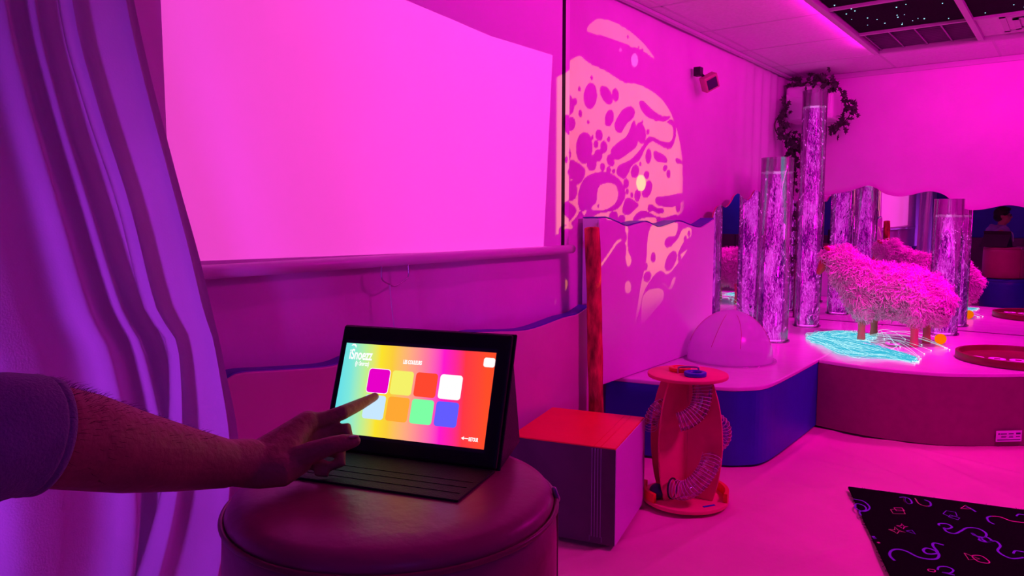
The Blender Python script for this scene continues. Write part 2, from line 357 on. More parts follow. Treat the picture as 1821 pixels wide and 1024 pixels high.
ceil_o = tag(MB().box((WX - .1, RY, CZ), (RX, BY + .1, CZ + .08)).build('ceiling', M['tbar']), kind='structure')
# ceiling tiles (each its own piece) and the T bars between them
TS = .685; X0 = -1.905; Y0 = 5.90 - 10 * TS
xs = [WX + .005, X0] + [X0 + TS * k for k in range(1, 8)]; ys = [Y0 + TS * k - TS for k in range(0, 12)] + [BY - .005]
cache = {}
for i in range(len(xs) - 1):
    for j in range(len(ys) - 1):
        xa, xb, ya, yb = xs[i], min(xs[i + 1], RX), max(ys[j], RY), ys[j + 1]
        if xb - xa < .05 or yb - ya < .05: continue
        if xa > FX0 and xb < FX1 - .2 and ya > FY0 and yb < FY1 - .3: continue
        key = (round(xb - xa, 3), round(yb - ya, 3))
        if key not in cache:
            wx, wy = key; g = .006
            cache[key] = MB().box((-wx / 2 + g, -wy / 2 + g, -.010), (wx / 2 - g, wy / 2 - g, 0)).mesh('ceiling_tile', M['ceil'])
        t = put('ceiling_tile', cache[key], ceil_o); t.location = ((xa + xb) / 2, (ya + yb) / 2, CZ)
for y in ys[1:-1]: 
    if y > RY: MB().box((WX, y - .008, CZ - .012), (RX, y + .008, CZ)).build('ceiling_bar', M['tbar'], ceil_o)
for x in xs[1:]: MB().box((x - .008, RY, CZ - .012), (x + .008, BY, CZ)).build('ceiling_bar', M['tbar'], ceil_o)
tr = MB().box((WX, BY - .02, CZ - .05), (RX, BY, CZ - .012)).build('trim_1', M['tbar']); tag(tr, kind='structure')
tr = MB().box((WX + .02, RY, CZ - .03), (WX + .045, BY, CZ - .012)).build('trim_2', M['tbar']); tag(tr, kind='structure')

for k in range(4):
    o = MB().box((-1.6 + 1.1 * k, RY + .005, .005), (-.51 + 1.1 * k, RY + .08, .92)).build('wall_pad', M['podred'], None, .015, 3)
    tag(o, 'plum padded panel on the rear wall, number %s from the curtain side' % ('one', 'two', 'three', 'four')[k], 'wall pad', 'rear wall pads')
# ================================================================ STAR CEILING FRAME
cf = thing('ceiling_frame', (FX0, FY1, FZ), 'pink-lit dropped ceiling frame with starry black panels and a glowing strip', 'ceiling frame')
bw, bh = .035, .055
for a, b in (((FX0, FY0, FZ), (FX0 + bw, FY1, FZ + bh)), ((FX1 - bw, FY0, FZ), (FX1, FY1, FZ + bh)),
             ((FX0 + bw, FY1 - bw, FZ), (FX1 - bw, FY1, FZ + bh)), ((FX0 + bw, FY0, FZ), (FX1 - bw, FY0 + bw, FZ + bh))):
    MB().box(a, b).build('frame_beam', M['tbar'], cf, .004)
for (a, b) in (((FX0 - .006, FY0, FZ + .03), (FX0 - .001, FY1, FZ + .05)), ((FX0, FY1 + .001, FZ + .03), (FX1, FY1 + .006, FZ + .05))):
    MB().box(a, b).build('led_strip', M['led'], cf)
xd = [FX0 + bw, -.57, .07, .71, FX1 - bw]; yd = [FY0 + bw, 2.29, 2.97, 3.65, 4.33, 5.02, FY1 - bw]
for x in xd[1:-1]: MB().box((x - .016, FY0 + bw, FZ + .008), (x + .016, FY1 - bw, FZ + .04)).build('cross_bar', M['tbar'], cf)
for y in yd[1:-1]: MB().box((FX0 + bw, y - .009, FZ + .012), (FX1 - bw, y + .009, FZ + .038)).build('cross_bar', M['tbar'], cf)
for i in range(4):
    for j in range(6):
        xa, xb, ya, yb = xd[i] + .005, xd[i + 1] - .005, yd[j] + .005, yd[j + 1] - .005
        if j == 5 and i == 0:       # parabolic louvre of a troffer lamp, switched off
            tp = MB().box((xa, ya, FZ + .085), (xb, yb, FZ + .09)).build('louvre', M['louvre'], cf)
            for k in range(5):
                x = xa + .012 + (xb - xa - .024) * k / 4
                MB().box((x - .004, ya, FZ + .022), (x + .004, yb, FZ + .085)).build('louvre_blade', M['louvre'], tp)
            for k in range(12):
                y = ya + .02 + (yb - ya - .04) * k / 11
                MB().box((xa, y - .002, FZ + .026), (xb, y + .002, FZ + .06)).build('louvre_blade', M['louvre'], tp)
        elif j == 5 and i == 1:     # air vent: square steps
            vt = MB().box((xa, ya, FZ + .028), (xb, yb, FZ + .034)).build('air_vent', M['ceil'], cf)
            cx, cy = (xa + xb) / 2 + .02, (ya + yb) / 2
            for k, s in enumerate((.21, .15, .09)):
                z = FZ + .028 - .006 * k
                m = MB()
                for a, b in (((cx - s, cy - s, z - .004), (cx - s + .03, cy + s, z)), ((cx + s - .03, cy - s, z - .004), (cx + s, cy + s, z)),
                             ((cx - s, cy - s, z - .004), (cx + s, cy - s + .03, z)), ((cx - s, cy + s - .03, z - .004), (cx + s, cy + s, z))): m.box(a, b)
                m.build('vent_ring', M['tbar'], vt)
        else:
            sp = MB().box((xa, ya, FZ + .028), (xb, yb, FZ + .034)).build('star_panel', M['starblack'], cf)
            st = MB()
            for k in range(22):
                st.ball((random.uniform(xa + .03, xb - .03), random.uniform(ya + .03, yb - .03), FZ + .0275), random.choice((.0022, .003, .0038)), 6, 4)
            tag(st.build('star_light', M['star'], sp), kind='stuff')

# ================================================================ PROJECTION SCREEN, WALL PADS, MIRRORS
SX = -1.985
ps = thing('projection_screen', (SX, 2.0, 1.11), 'white pull-down projection screen glowing pink on the left wall', 'screen')
MB().box((SX - .003, .62, 1.13), (SX, 3.05, 2.40)).build('screen_cloth', M['screen'], ps)
for a, b in (((SX, 2.985, 1.13), (SX + .0015, 3.012, 2.40)),):
    MB().box(a, b).build('black_border', M['blacktape'], ps)
m = MB(); m.capsule([(SX + .012, .60, 1.112), (SX + .012, 3.06, 1.112)], [.021, .021], 14); m.build('bottom_bar', M['barwhite'], ps)
MB().box((SX - .03, .55, 2.36), (SX + .05, 3.1, 2.425)).build('screen_case', M['barwhite'], ps, .01)
loop = smooth_curve([(SX + .03, 1.80, 1.095), (SX + .03, 1.80, 1.05), (SX + .032, 1.83, 1.03), (SX + .032, 1.86, 1.02), (SX + .032, 1.90, 1.035), (SX + .03, 1.93, 1.05), (SX + .03, 1.93, 1.095)], 5)
MB().tube(loop, .0025, 6).build('pull_loop', M['metal'], ps)
MB().tube(smooth_curve([(SX + .032, 1.835, 1.03), (SX + .034, 1.845, .92), (SX + .036, 1.865, .78), (SX + .034, 1.87, .70)], 6), .0022, 6).build('pull_cord', M['barwhite'], ps)

def wavy_pad(name, label, ya, yb, z0, ctrl, xf, xbk, front, edge, strip=None):
    """upholstered board on the left wall with a wave-cut top"""
    t = thing(name, (xbk, (ya + yb) / 2, z0), label, 'wall pad')
    top = smooth_curve([(0, y, z) for y, z in ctrl], 8); top = [(p.y, p.z) for p in top]
    poly = [(xbk, top[0][0], z0)] + [(xbk, y, z) for y, z in top] + [(xbk, top[-1][0], z0)]
    MB().prism(poly, (xf - xbk - .006, 0, 0)).build('padded_edge', edge, t, .006)
    if strip: MB().prism([(xbk, y, z + .0005) for y, z in top] + [(xbk, y, z + .005) for y, z in top[::-1]], (xf - xbk - .004, 0, 0)).build('blue_top_edge', strip, t)
    poly2 = [(xf - .006, top[0][0] + .004, z0)] + [(xf - .006, y, z - .004) for y, z in top] + [(xf - .006, top[-1][0] - .004, z0)]
    MB().prism(poly2, (.010, 0, 0)).build('front_cover', front, t, .004)
    return t
wavy_pad('wall_pad', 'low cream wall pad with a wavy blue top edge under the screen', .2, 3.17, .005,
         [(.2, .79), (.5, .83), (.8, .78), (1.0, .76), (1.16, .805), (1.22, .818), (1.36, .803), (1.55, .785), (1.66, .80), (1.85, .825), (2.05, .79), (2.16, .785), (2.26, .806), (2.41, .793), (2.65, .772), (2.92, .795), (3.05, .80), (3.17, .83)],
         -1.93, -2.0, M['padpink'], M['padblue'])
wavy_pad('wall_pad', 'tall white wall pad with wavy top beside the wooden rain stick', 3.2, 4.66, .412,
         [(3.2, 1.262), (3.28, 1.264), (3.38, 1.245), (3.49, 1.222), (3.6, 1.232), (3.71, 1.242), (3.80, 1.225), (3.88, 1.212), (4.0, 1.226), (4.14, 1.243), (4.28, 1.222), (4.43, 1.204), (4.55, 1.225), (4.66, 1.255)],
         -1.905, -2.0, M['padwhite'], M['padwhite'], M['padblue'])
def mirror(name, label, along, ctrl, plane, z0, thick):
    t = thing(name, (plane, ctrl[0][0], z0) if along == 'y' else (ctrl[0][0], plane, z0), label, 'mirror')
    top = smooth_curve([(0, a, z) for a, z in ctrl], 8); P = [(ctrl[0][0], z0)] + [(p.y, p.z) for p in top] + [(ctrl[-1][0], z0)]
    if along == 'y':
        MB().prism([(plane - thick, a, z) for a, z in P], (thick - .001, 0, 0)).build('backing', M['mirroredge'], t)
        MB().prism([(plane - .001, a, z) for a, z in P], (.001, 0, 0)).build('glass', M['mirror'], t)
    else:
        MB().prism([(a, plane + .001, z) for a, z in P], (0, thick - .001, 0)).build('backing', M['mirroredge'], t)
        MB().prism([(a, plane, z) for a, z in P], (0, .001, 0)).build('glass', M['mirror'], t)
    return t
mirror('wall_mirror', 'wave-topped mirror on the left wall behind the bubble tubes', 'y',
       [(4.67, 1.27), (4.72, 1.325), (4.79, 1.345), (4.88, 1.33), (4.96, 1.36), (5.04, 1.415), (5.115, 1.428), (5.2, 1.40), (5.28, 1.385), (5.36, 1.41), (5.44, 1.46), (5.52, 1.455), (5.62, 1.41), (5.75, 1.42), (5.9, 1.46), (6.1, 1.43), (6.49, 1.44)], -1.915, .411, .012)
mirror('wall_mirror', 'long wave-topped mirror on the back wall behind the sheep', 'x',
       [(-1.90, 1.40), (-1.78, 1.43), (-1.65, 1.452), (-1.52, 1.474), (-1.40, 1.512), (-1.33, 1.50), (-1.25, 1.448), (-1.15, 1.425), (-1.07, 1.435), (-.99, 1.455), (-.92, 1.460), (-.84, 1.43), (-.76, 1.36), (-.69, 1.322), (-.62, 1.318), (-.546, 1.330), (-.47, 1.348), (-.41, 1.350), (-.34, 1.335), (-.2, 1.30), (-.05, 1.33), (.1, 1.37), (.3, 1.33), (.5, 1.35)], 6.495, .411, .012)

# ================================================================ PODIUM
PZ = .41
def podium(name, label, front, skirt, back):
    t = thing(name, (front[0][0], front[0][1], 0), label, 'podium')
    fr = smooth_curve([(x, y, 0) for x, y in front], 6)
    pts = [(p.x, p.y) for p in fr] + back
    MB().prism([(x, y, .002) for x, y in pts], (0, 0, PZ - .026)).build('upholstered_side', skirt, t)
    MB().prism([(x, y, PZ - .024) for x, y in pts], (0, 0, .024)).build('top_cover', M['podtop'], t, .007, 3)
    return t
podium('podium', 'blue-sided white-topped podium under the clear dome', [(-2.0, 3.452), (-1.7, 3.515), (-1.42, 3.585), (-1.31, 3.655), (-1.235, 3.79), (-1.222, 4.2), (-1.222, 4.645)], M['podblue'], [(-1.222, 6.47), (-2.0, 6.47)])
pm = podium('podium', 'plum-sided white-topped podium under the woolly sheep', [(-1.219, 4.650), (-1.07, 4.615), (-.88, 4.595), (-.67, 4.625), (-.50, 4.69), (-.20, 4.93), (.06, 5.3), (.2, 5.8), (.24, 6.47)], M['podred'], [(-1.219, 6.47)])
# sticker on the plum side
A = pz(1768, 792, .001); sa = pz(1768, 792, .0); 
p0 = Vector((-.318, 4.815, .03)); ex = Vector((.24, .215, 0)).normalized(); nn = Vector((ex.y, -ex.x, 0)); p0 = p0 + nn * .012
st = MB().obox(p0, ex * .15, nn * .002, (0, 0, .062)).build('maker_sticker', M['sticker'], pm); st['label'] = 'small white printed sticker'
ink = MB()
for u, v, l, h in ((.012, .040, .008, .009), (.024, .041, .038, .006), (.03, .028, .03, .004), (.03, .022, .026, .003), (.072, .041, .03, .006), (.076, .028, .024, .004), (.074, .022, .026, .003), (.116, .040, .026, .010), (.116, .026, .024, .004), (.008, .008, .135, .005)):
    ink.obox(p0 + ex * u + Vector((0, 0, v)) + nn * .002, ex * l, nn * .0006, (0, 0, h))
ink.build('print', M['ink'], st)

# ================================================================ BUBBLE TUBES
def bubble_tube(x, y, r, h, wl, label, nb, lamp):
    t = thing('bubble_tube', (x, y, PZ), label, 'bubble tube', 'lit bubble tubes on the podium')
    MB().lathe([(r, 0), (r, h), (r - .006, h), (r - .006, .004), (r, 0)], (x, y, PZ + .001), 40).build('acrylic_tube', M['acrylic'], t)
    MB().lathe([(0, 0), (r + .012, 0), (r + .012, .010), (r + .002, .012), (r + .002, .004), (0, .004)], (x, y, PZ + .0005), 40).build('base_ring', M['acrylic'], t)
    MB().lathe([(0, .006), (r - .02, .006), (r - .02, .012), (0, .012)], (x, y, PZ + .001), 32).build('base_lamp', M['tubelamp'], t)
    MB().lathe([(r - .0065, .014), (r - .0065, wl)], (x, y, PZ + .001), 40).build('water', M['water'], t)
    MB().lathe([(0, .016), (r * .84, .016), (r * .86, .03), (r * .86, wl - .012), (0, wl - .010)], (x, y, PZ + .001), 40).build('bubbling_water', M['core'], t)
    fo = MB()
    for k in range(90):
        a = random.uniform(0, 6.283); rr = (r - .012) * math.sqrt(random.random()); q = random.uniform(.004, .009)
        fo.ball((x + rr * math.cos(a), y + rr * math.sin(a), PZ + wl + random.uniform(-.008, .004)), q, 7, 5)
    fo.lathe([(r - .014, wl - .006), (r - .008, wl - .002), (r - .008, wl + .004), (r - .014, wl + .002)], (x, y, PZ), 32)
    tag(fo.build('foam', M['foam'], t), kind='stuff')
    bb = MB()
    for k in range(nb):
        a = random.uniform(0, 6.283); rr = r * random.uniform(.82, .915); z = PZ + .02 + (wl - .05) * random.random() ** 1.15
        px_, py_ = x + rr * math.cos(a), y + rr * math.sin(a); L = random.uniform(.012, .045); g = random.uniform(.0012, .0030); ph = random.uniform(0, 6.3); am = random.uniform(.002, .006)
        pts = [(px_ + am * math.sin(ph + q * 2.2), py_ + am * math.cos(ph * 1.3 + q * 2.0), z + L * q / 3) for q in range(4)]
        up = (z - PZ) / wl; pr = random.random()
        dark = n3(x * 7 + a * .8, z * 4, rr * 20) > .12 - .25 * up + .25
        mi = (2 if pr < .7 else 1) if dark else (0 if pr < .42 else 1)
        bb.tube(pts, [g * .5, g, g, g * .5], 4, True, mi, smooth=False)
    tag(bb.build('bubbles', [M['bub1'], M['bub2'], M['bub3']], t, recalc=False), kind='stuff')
    l = spot('tube_lamp_light', (x, y, PZ + .02), (x, y, 4), R(70), lamp, (1, .1, .8), .05, .5)
    l.parent = t; l.matrix_parent_inverse = Matrix.Translation(-t.location)
bubble_tube(-1.68, 6.02, .092, 1.815, 1.69, 'tallest bubble tube, reaching up to the white wall unit', 2600, 2.0)
bubble_tube(-1.67, 5.16, .106, 1.255, 1.155, 'widest bubble tube, standing behind the clear dome', 2400, 2.0)
bubble_tube(-.77, 6.22, .096, .985, .865, 'shortest bubble tube, standing behind the sheep at right', 1800, 2.0)

# ================================================================ DOME
dc = Vector((-1.648, 4.325, PZ + .004)); dr = .250
dm = thing('dome', (dc.x, dc.y, PZ + .002), 'translucent milky half-sphere dome on the blue podium', 'dome')
prof = [(dr * math.cos(a), dr * 1.18 * math.sin(a)) for a in [math.pi / 2 * k / 22 for k in range(23)]]
MB().lathe([(dr, -.002)] + prof, dc, 64).build('shell', M['dome'], dm)
MB().lathe([(dr + .02, 0), (dr + .02, .004), (dr - .002, .006), (dr - .002, 0)], dc - Vector((0, 0, .003)), 64).build('flange', M['acrylic'], dm)
for az in (-60, 5, 70, 140, 200, 260):
    a = R(az); MB().tube([dc + Vector((dr * 1.002 * math.cos(e) * math.cos(a + .25 * math.sin(e)), dr * 1.002 * math.cos(e) * math.sin(a + .25 * math.sin(e)), dr * 1.182 * math.sin(e))) for e in [R(20 + 5 * k) for k in range(11)]], .0014, 5).build('seam', M['mirroredge'], dm)

# ================================================================ SHEEP
sx, sy = -.97, 5.63
sh = thing('sheep_stool', (sx, sy, PZ), 'woolly white sheep stool with wooden legs standing on the podium', 'sheep')
SP = lambda x, y: pY(x, y, sy)
core = MB()
body = [SP(1652, 532), SP(1632, 528), SP(1598, 520), SP(1560, 514), SP(1530, 500), SP(1508, 478), SP(1492, 460), SP(1478, 455)]
core.capsule(body, [.135, .168, .165, .158, .142, .108, .088, .062], 20)
for x, y in ((-1.165, 5.52), (-1.145, 5.76), (-.835, 5.49), (-.80, 5.72)):
    core.capsule([(x, y + (sy - y) * .3, PZ + .29), (x, y, PZ + .20)], [.10, .062], 14)
core.capsule([SP(1662, 535), SP(1668, 566)], [.085, .05], 12)
co = remesh(core.build('fleece_core', M['wool'], sh), .014, 5); bake(co)
me = co.data; me.calc_loop_triangles()
V = np.array([v.co[:] for v in me.vertices]); T3 = np.array([t.vertices[:] for t in me.loop_triangles])
a_, b_, c_ = V[T3[:, 0]], V[T3[:, 1]], V[T3[:, 2]]; nrm = np.cross(b_ - a_, c_ - a_); ar = np.linalg.norm(nrm, axis=1); nrm /= ar[:, None] + 1e-12
idx = rng.choice(len(T3), 11000, p=ar / ar.sum()); r1 = np.sqrt(rng.random(11000)); r2 = rng.random(11000)
pos = (1 - r1)[:, None] * a_[idx] + (r1 * (1 - r2))[:, None] * b_[idx] + (r1 * r2)[:, None] * c_[idx]
fl_ = MB()
for p, n_ in zip(pos, nrm[idx]):
    p = Vector(p); n_ = Vector(n_); sw = Vector((n3(p.x * 14, p.y * 14, p.z * 14), n3(p.x * 14 + 9, p.y * 14, p.z * 14), n3(p.x * 14, p.y * 14 + 5, p.z * 14))) * 1.2
    L = random.uniform(.026, .060) * (.55 if p.z < PZ + .2 else 1); d = (n_ * .55 + sw * 1.3 + Vector((0, 0, -.40)) + Vector((random.gauss(0, .3), random.gauss(0, .3), random.gauss(0, .3)))).normalized()
    q = Vector((random.gauss(0, 1), random.gauss(0, 1), random.gauss(0, 1))) * .009; g = random.uniform(.0018, .0044)
    fl_.tube([p - n_ * .004, p + n_ * L * .35 + q * .5, p + n_ * L * .25 + d * L * .5 + q * 1.2, p + n_ * L * .1 + d * L], [g, g, g * .7, g * .2], 3, False)
tag(fl_.build('wool_locks', M['wool'], sh, recalc=False), kind='stuff')
for x, y in ((-1.172, 5.525), (-1.148, 5.80), (-.838, 5.478), (-.798, 5.70)):
    MB().lathe([(0, 0), (.026, 0), (.028, .02), (.024, .05), (.023, .09), (.027, .13), (.030, .2), (0, .2)], (x, y, PZ + .001), 14).build('leg', M['wood'], sh)
mz = SP(1470, 466)
m = MB(); m.capsule([SP(1482, 455) + Vector((0, -.02, 0)), SP(1466, 470) + Vector((0, -.03, 0)), SP(1459, 483) + Vector((0, -.03, 0))], [.045, .036, .022], 14)
remesh(m.build('muzzle', M['leather'], sh), .006, 4)
for dy, rx in ((-.075, -20), (.075, 20)):
    e0 = SP(1476, 441) + Vector((0, dy, 0)); m = MB(); m.ball(e0, (.028, .008, .014), 12, 8, Matrix.Rotation(R(rx), 3, 'Z') @ Matrix.Rotation(R(25), 3, 'Y')); m.build('ear', M['leather'], sh)
MB().ball(SP(1470, 441) + Vector((-.005, -.085, 0)), .008, 10, 8).build('eye', M['black'], sh)

# ================================================================ FIBRE OPTIC BUNDLE
fb = thing('fibre_optic_bundle', (pz(1500, 605, PZ).x, pz(1500, 605, PZ).y, PZ), 'glowing cyan bundle of fibre optic strands under the sheep', 'fibre lights')
f1, f2, spk = MB(), MB(), MB()
for k in range(520):
    ang = random.uniform(0, 6.283); q = math.sqrt(random.random())
    sxp = 1500 + 62 * q * math.cos(ang); syp = 601 + 13 * q * math.sin(ang)
    S = pz(sxp, syp, PZ); e = random.random()
    E_ = pz(1628 - 70 * e * e + random.gauss(0, 4), 642 - 12 * e + random.gauss(0, 3.2), PZ)
    c1 = pz(1445 + random.gauss(0, 10), 606 + random.gauss(0, 4), PZ); c2 = pz(1520 + random.gauss(0, 18), 624 + random.gauss(0, 5), PZ)
    pts = smooth_curve([S, c1.lerp(S, .35), c2, c2.lerp(E_, .55) + Vector((random.gauss(0, .02), random.gauss(0, .02), 0)), E_], 3)
    hz = random.uniform(.004, .022); n = len(pts)
    pts = [Vector((p.x, p.y, PZ + .004 + hz * math.sin(math.pi * i / (n - 1)))) for i, p in enumerate(pts)]
    (f1 if random.random() < .7 else f2).tube(pts, random.uniform(.0008, .0016), 3, False)
    if k % 3 == 0: spk.ball(pts[0], .0026, 6, 4)
    if k % 5 == 0: spk.ball(pts[-1], .0022, 6, 4)
for k in range(14):      # a few stray loops
    S = pz(random.uniform(1510, 1560), random.uniform(595, 612), PZ); h = random.uniform(.03, .08); E_ = pz(random.uniform(1570, 1690), random.uniform(600, 640), PZ)
    E_.y = max(E_.y, 5.0)
    f2.tube([S.lerp(E_, i / 12) + Vector((0, 0, .004 + h * math.sin(math.pi * i / 12))) for i in range(13)], .0009, 3, False)
    spk.ball(E_ + Vector((0, 0, .004)), .003, 6, 4)
tag(f1.build('strands', M['fibre'], fb, recalc=False), kind='stuff'); tag(f2.build('pale_strands', M['fibre2'], fb, recalc=False), kind='stuff')
tag(spk.build('strand_tips', M['spark'], fb, recalc=False), kind='stuff')

# ================================================================ SMALL THINGS ON THE PODIUM
ob = pz(1672, 612, PZ); bm = bmesh.new(); bmesh.ops.create_icosphere(bm, subdivisions=2, radius=.037)
for v in bm.verts: v.co *= 1 + .03 * n3(*(v.co * 60))
me = bpy.data.meshes.new('light_ball'); bm.to_mesh(me); bm.free(); me.materials.append(M['orange'])
o = put('light_ball', me); o.location = (ob.x, ob.y, PZ + .036); tag(o, 'small glowing orange ball on the podium by the sheep', 'ball')
tc_ = pz(1800, 643, PZ); tc_ = Vector((-.255, 5.30, PZ + .001)); tr_ = .325
ty = thing('round_tray', tc_, 'dark red round tray with a raised rim at the podium edge', 'tray')
MB().lathe([(0, .002), (tr_, .002), (tr_, .045), (tr_ - .018, .045), (tr_ - .020, .012), (0, .012)], tc_, 72).build('tray_body', M['tray'], ty, .002)
for k in range(8):
    c = pz(1735 + 19 * k, 637 + 1.5 * k + (5 if k % 2 else 0), PZ + .0135)
    if (c - tc_).xy.length > .24: c = tc_ + Vector(((k - 8) * .1, .12, .0125))
    d = thing('counter_disc', c, 'pale round counter in the dark red tray, %s from its left rim' % ('first', 'second', 'third', 'fourth', 'fifth', 'sixth', 'seventh', 'eighth')[k], 'disc', 'pale counters in the tray')
    MB().lathe([(0, 0), (.044, 0), (.046, .004), (.044, .009), (.030, .009), (.028, .006), (0, .006)], c, 24).build('rim', M['disc'], d)
    MB().lathe([(0, .0062), (.016, .0062), (.016, .010), (0, .010)], c, 14).build('knob', M['podred'], d)

# ================================================================ RAIN STICK
lp = [(-1.850, 3.118, .003), (-1.852, 3.113, .15), (-1.856, 3.108, .4), (-1.862, 3.104, .65), (-1.866, 3.098, .9), (-1.870, 3.09, 1.1), (-1.873, 3.085, 1.19), (-1.874, 3.084, 1.22)]
lp = smooth_curve(lp, 6); lr = [.037 + .004 * n3(p.z * 6, 1, 1) for p in lp]; lr[-1] = .018; lr[-2] = .030; lr[-3] = .035
m = MB(); m.tube(lp, lr, 20)
rs = m.build('rain_stick', M['log']); tag(rs, 'tall reddish log rain stick leaning at the podium corner', 'rain stick')

# ================================================================ CUBE
BZ = .385
q0, q1, q2, q3 = [Vector((p[0], p[1], 0)) for p in ((-1.362, 2.43), (-1.485, 2.905), (-1.905, 2.80), (-1.786, 2.325))]
bx = thing('vinyl_cube', (q0 + q2) / 2, 'soft cube with red top, grey front and white side', 'cube')
def quadslab(a, b, c, d, n_, th): return MB().prism([a, b, c, d], n_ * th)
Z = Vector((0, 0, 1)); lo, hi = Z * .003, Z * BZ
MB().prism([p + lo for p in (q0, q1, q2, q3)], Z * (BZ - .008)).build('foam_core', M['boxblack'], bx, .006)
nf = Vector(((q0 - q3).y, -(q0 - q3).x, 0)).normalized(); nr = Vector(((q1 - q0).y, -(q1 - q0).x, 0)).normalized()
MB().prism([q3 + lo, q0 + lo, q0 + hi, q3 + hi], nf * .004).build('front_panel', M['boxblack'], bx, .002)
MB().prism([q0 + lo, q1 + lo, q1 + hi, q0 + hi], nr * .004).build('side_panel', M['boxwhite'], bx, .002)
MB().prism([q0 + Z * (BZ - .006), q1 + Z * (BZ - .006), q2 + Z * (BZ - .006), q3 + Z * (BZ - .006)], Z * .010).build('top_panel', M['boxred'], bx, .003)
ef = (q3 - q0).normalized(); er = (q1 - q0).normalized()
for k, off in enumerate((.055, .067, .079, .091)):
    MB().tube([q0 + ef * off + nf * .005 + Z * .03, q0 + ef * off + nf * .005 + Z * (BZ - .002)], .0011, 5).build('stitch_line', M['thread'], bx)
for off in (.058, .086):
    MB().tube([q0 + ef * off + Z * (BZ + .0045), q0 + ef * off + er * .475 + Z * (BZ + .0045)], .0008, 5).build('stitch_line', M['boxred'], bx)
MB().obox(q0 + ef * .053 + nf * .004 + Z * .012, ef * .042, nf * .0012, Z * .022).build('velcro_tab', M['boxblack'], bx)
for off in (.05, .098): MB().tube([q0 + ef * off + nf * .0056 + Z * .012, q0 + ef * off + nf * .0056 + Z * .034], .0008, 4).build('stitch_line', M['thread'], bx)

# ================================================================ BALL TOWER
tcx = Vector((-1.350, 3.048, 0)); TR = .178
tw = thing('ball_tower', tcx, 'red wooden ball tower toy with clear spiral hoses beside the cube', 'toy')
MB().lathe([(0, .004), (TR + .012, .004), (TR + .012, .022), (0, .022)], tcx, 64).build('base_disc', M['towerred'], tw, .003)
TZ = .565
MB().lathe([(0, TZ), (TR - .003, TZ), (TR - .003, TZ + .015), (0, TZ + .015)], tcx, 64).build('top_disc', M['towerred'], tw, .003)
prof = smooth_curve([(.128, 0, .022), (.152, 0, .12), (.166, 0, .25), (.160, 0, .37), (.142, 0, .47), (.110, 0, TZ)], 6)
f2d = Vector((-math.sin(CAM_YAW), math.cos(CAM_YAW), 0)); base_a = math.atan2(-f2d.y, -f2d.x)   # towards the viewer
PA = [R(-62), R(52), R(-62 + 180 - 4), R(52 + 180 - 4)]
for k, da in enumerate((-58, 56, 124, 238)):
    a = base_a + R(da); d = Vector((math.cos(a), math.sin(a), 0)); s = Vector((-d.y, d.x, 0))
    poly = [tcx + d * .004 + Z * .022] + [tcx + d * p.x + Z * p.z for p in prof] + [tcx + d * .004 + Z * TZ]
    MB().prism([p - s * .005 for p in poly], s * .010).build('fin_panel', M['towerred'], tw, .002)
MB().tube([tcx + Z * .022, tcx + Z * TZ], .011, 10).build('centre_post', M['towerred'], tw)
def hose(pts, r):
    P = smooth_curve(pts, 10); ho = MB(); ho.tube(P, r, 18, False); h = ho.build('spiral_hose', M['hose'], tw)
    # wire coil wound along the hose
    Ls = [0]
    for a, b in zip(P, P[1:]): Ls.append(Ls[-1] + (b - a).length)
    turns = int(Ls[-1] / .0140); N = turns * 16; coil = []; u = Vector((0, 0, 1)); 
    for i in range(N + 1):
        s = Ls[-1] * i / N; j = max(k for k in range(len(Ls)) if Ls[k] <= s + 1e-9); j = min(j, len(P) - 2)
        t = (s - Ls[j]) / max(1e-9, Ls[j + 1] - Ls[j]); c = P[j].lerp(P[j + 1], t); T_ = (P[j + 1] - P[j]).normalized()
        u = (u - T_ * u.dot(T_)).normalized(); v = T_.cross(u); a = 2 * math.pi * turns * i / N
        coil.append(c + (u * math.cos(a) + v * math.sin(a)) * (r + .0008))
    MB().tube(coil, .0011, 4).build('wire_coil', M['wire'], h)
    return h
rt2 = rtv.copy(); tow = -f2d
def TP(r_, t_, z_): return tcx + rt2 * r_ + tow * t_ + Z * z_      # right, towards the viewer, up
hose([TP(.045, .07, TZ - .002), TP(.045, .085, .50), TP(.025, .10, .44), TP(-.02, .105, .40), TP(-.06, .10, .385)], .041)
hose([TP(-.075, .09, .085), TP(-.03, .125, .09), TP(.02, .14, .13), TP(.065, .13, .19), TP(.09, .10, .235)], .041)
hose([TP(-.09, .02, .44), TP(-.135, .03, .43), TP(-.16, .02, .38), TP(-.16, .0, .33)], .030)
hose([TP(.12, .0, .38), TP(.165, -.005, .34), TP(.172, -.01, .28), TP(.14, -.02, .235)], .030)
for (dx, dt, mm, nm) in ((-.025, -.045, 'ringred', 'red ring'), (.018, .062, 'ringblue', 'blue ring')):
    c = TP(dx, dt, TZ + .015)
    r_ = MB().lathe([(.030, 0), (.046, 0), (.048, .003), (.048, .016), (.046, .018), (.030, .018), (.030, 0)], c, 40).build('entry_ring', M[mm], tw); r_['label'] = nm
MB().tube(smooth_curve([TP(-.045, .008, TZ + .015), TP(-.044, .010, TZ + .036), TP(-.034, .012, TZ + .044), TP(.034, .014, TZ + .044), TP(.044, .014, TZ + .036), TP(.045, .014, TZ + .015)], 6), .0045, 8).build('carry_handle', M['metal'], tw)
def rim_arc(a0, a1):
    m = MB(); n = 14; P = []
    for i in range(n + 1):
        a = base_a + R(a0 + (a1 - a0) * i / n); d = Vector((math.cos(a), math.sin(a), 0))
        P.append((tcx + d * (TR - .004), tcx + d * (TR + .012)))
    poly = [p[1] + Z * .022 for p in P] + [p[0] + Z * .022 for p in P[::-1]]
    m.prism(poly, Z * .040); m.build('tray_rim', M['ringred'], tw)
rim_arc(-118, -58); rim_arc(58, 122)
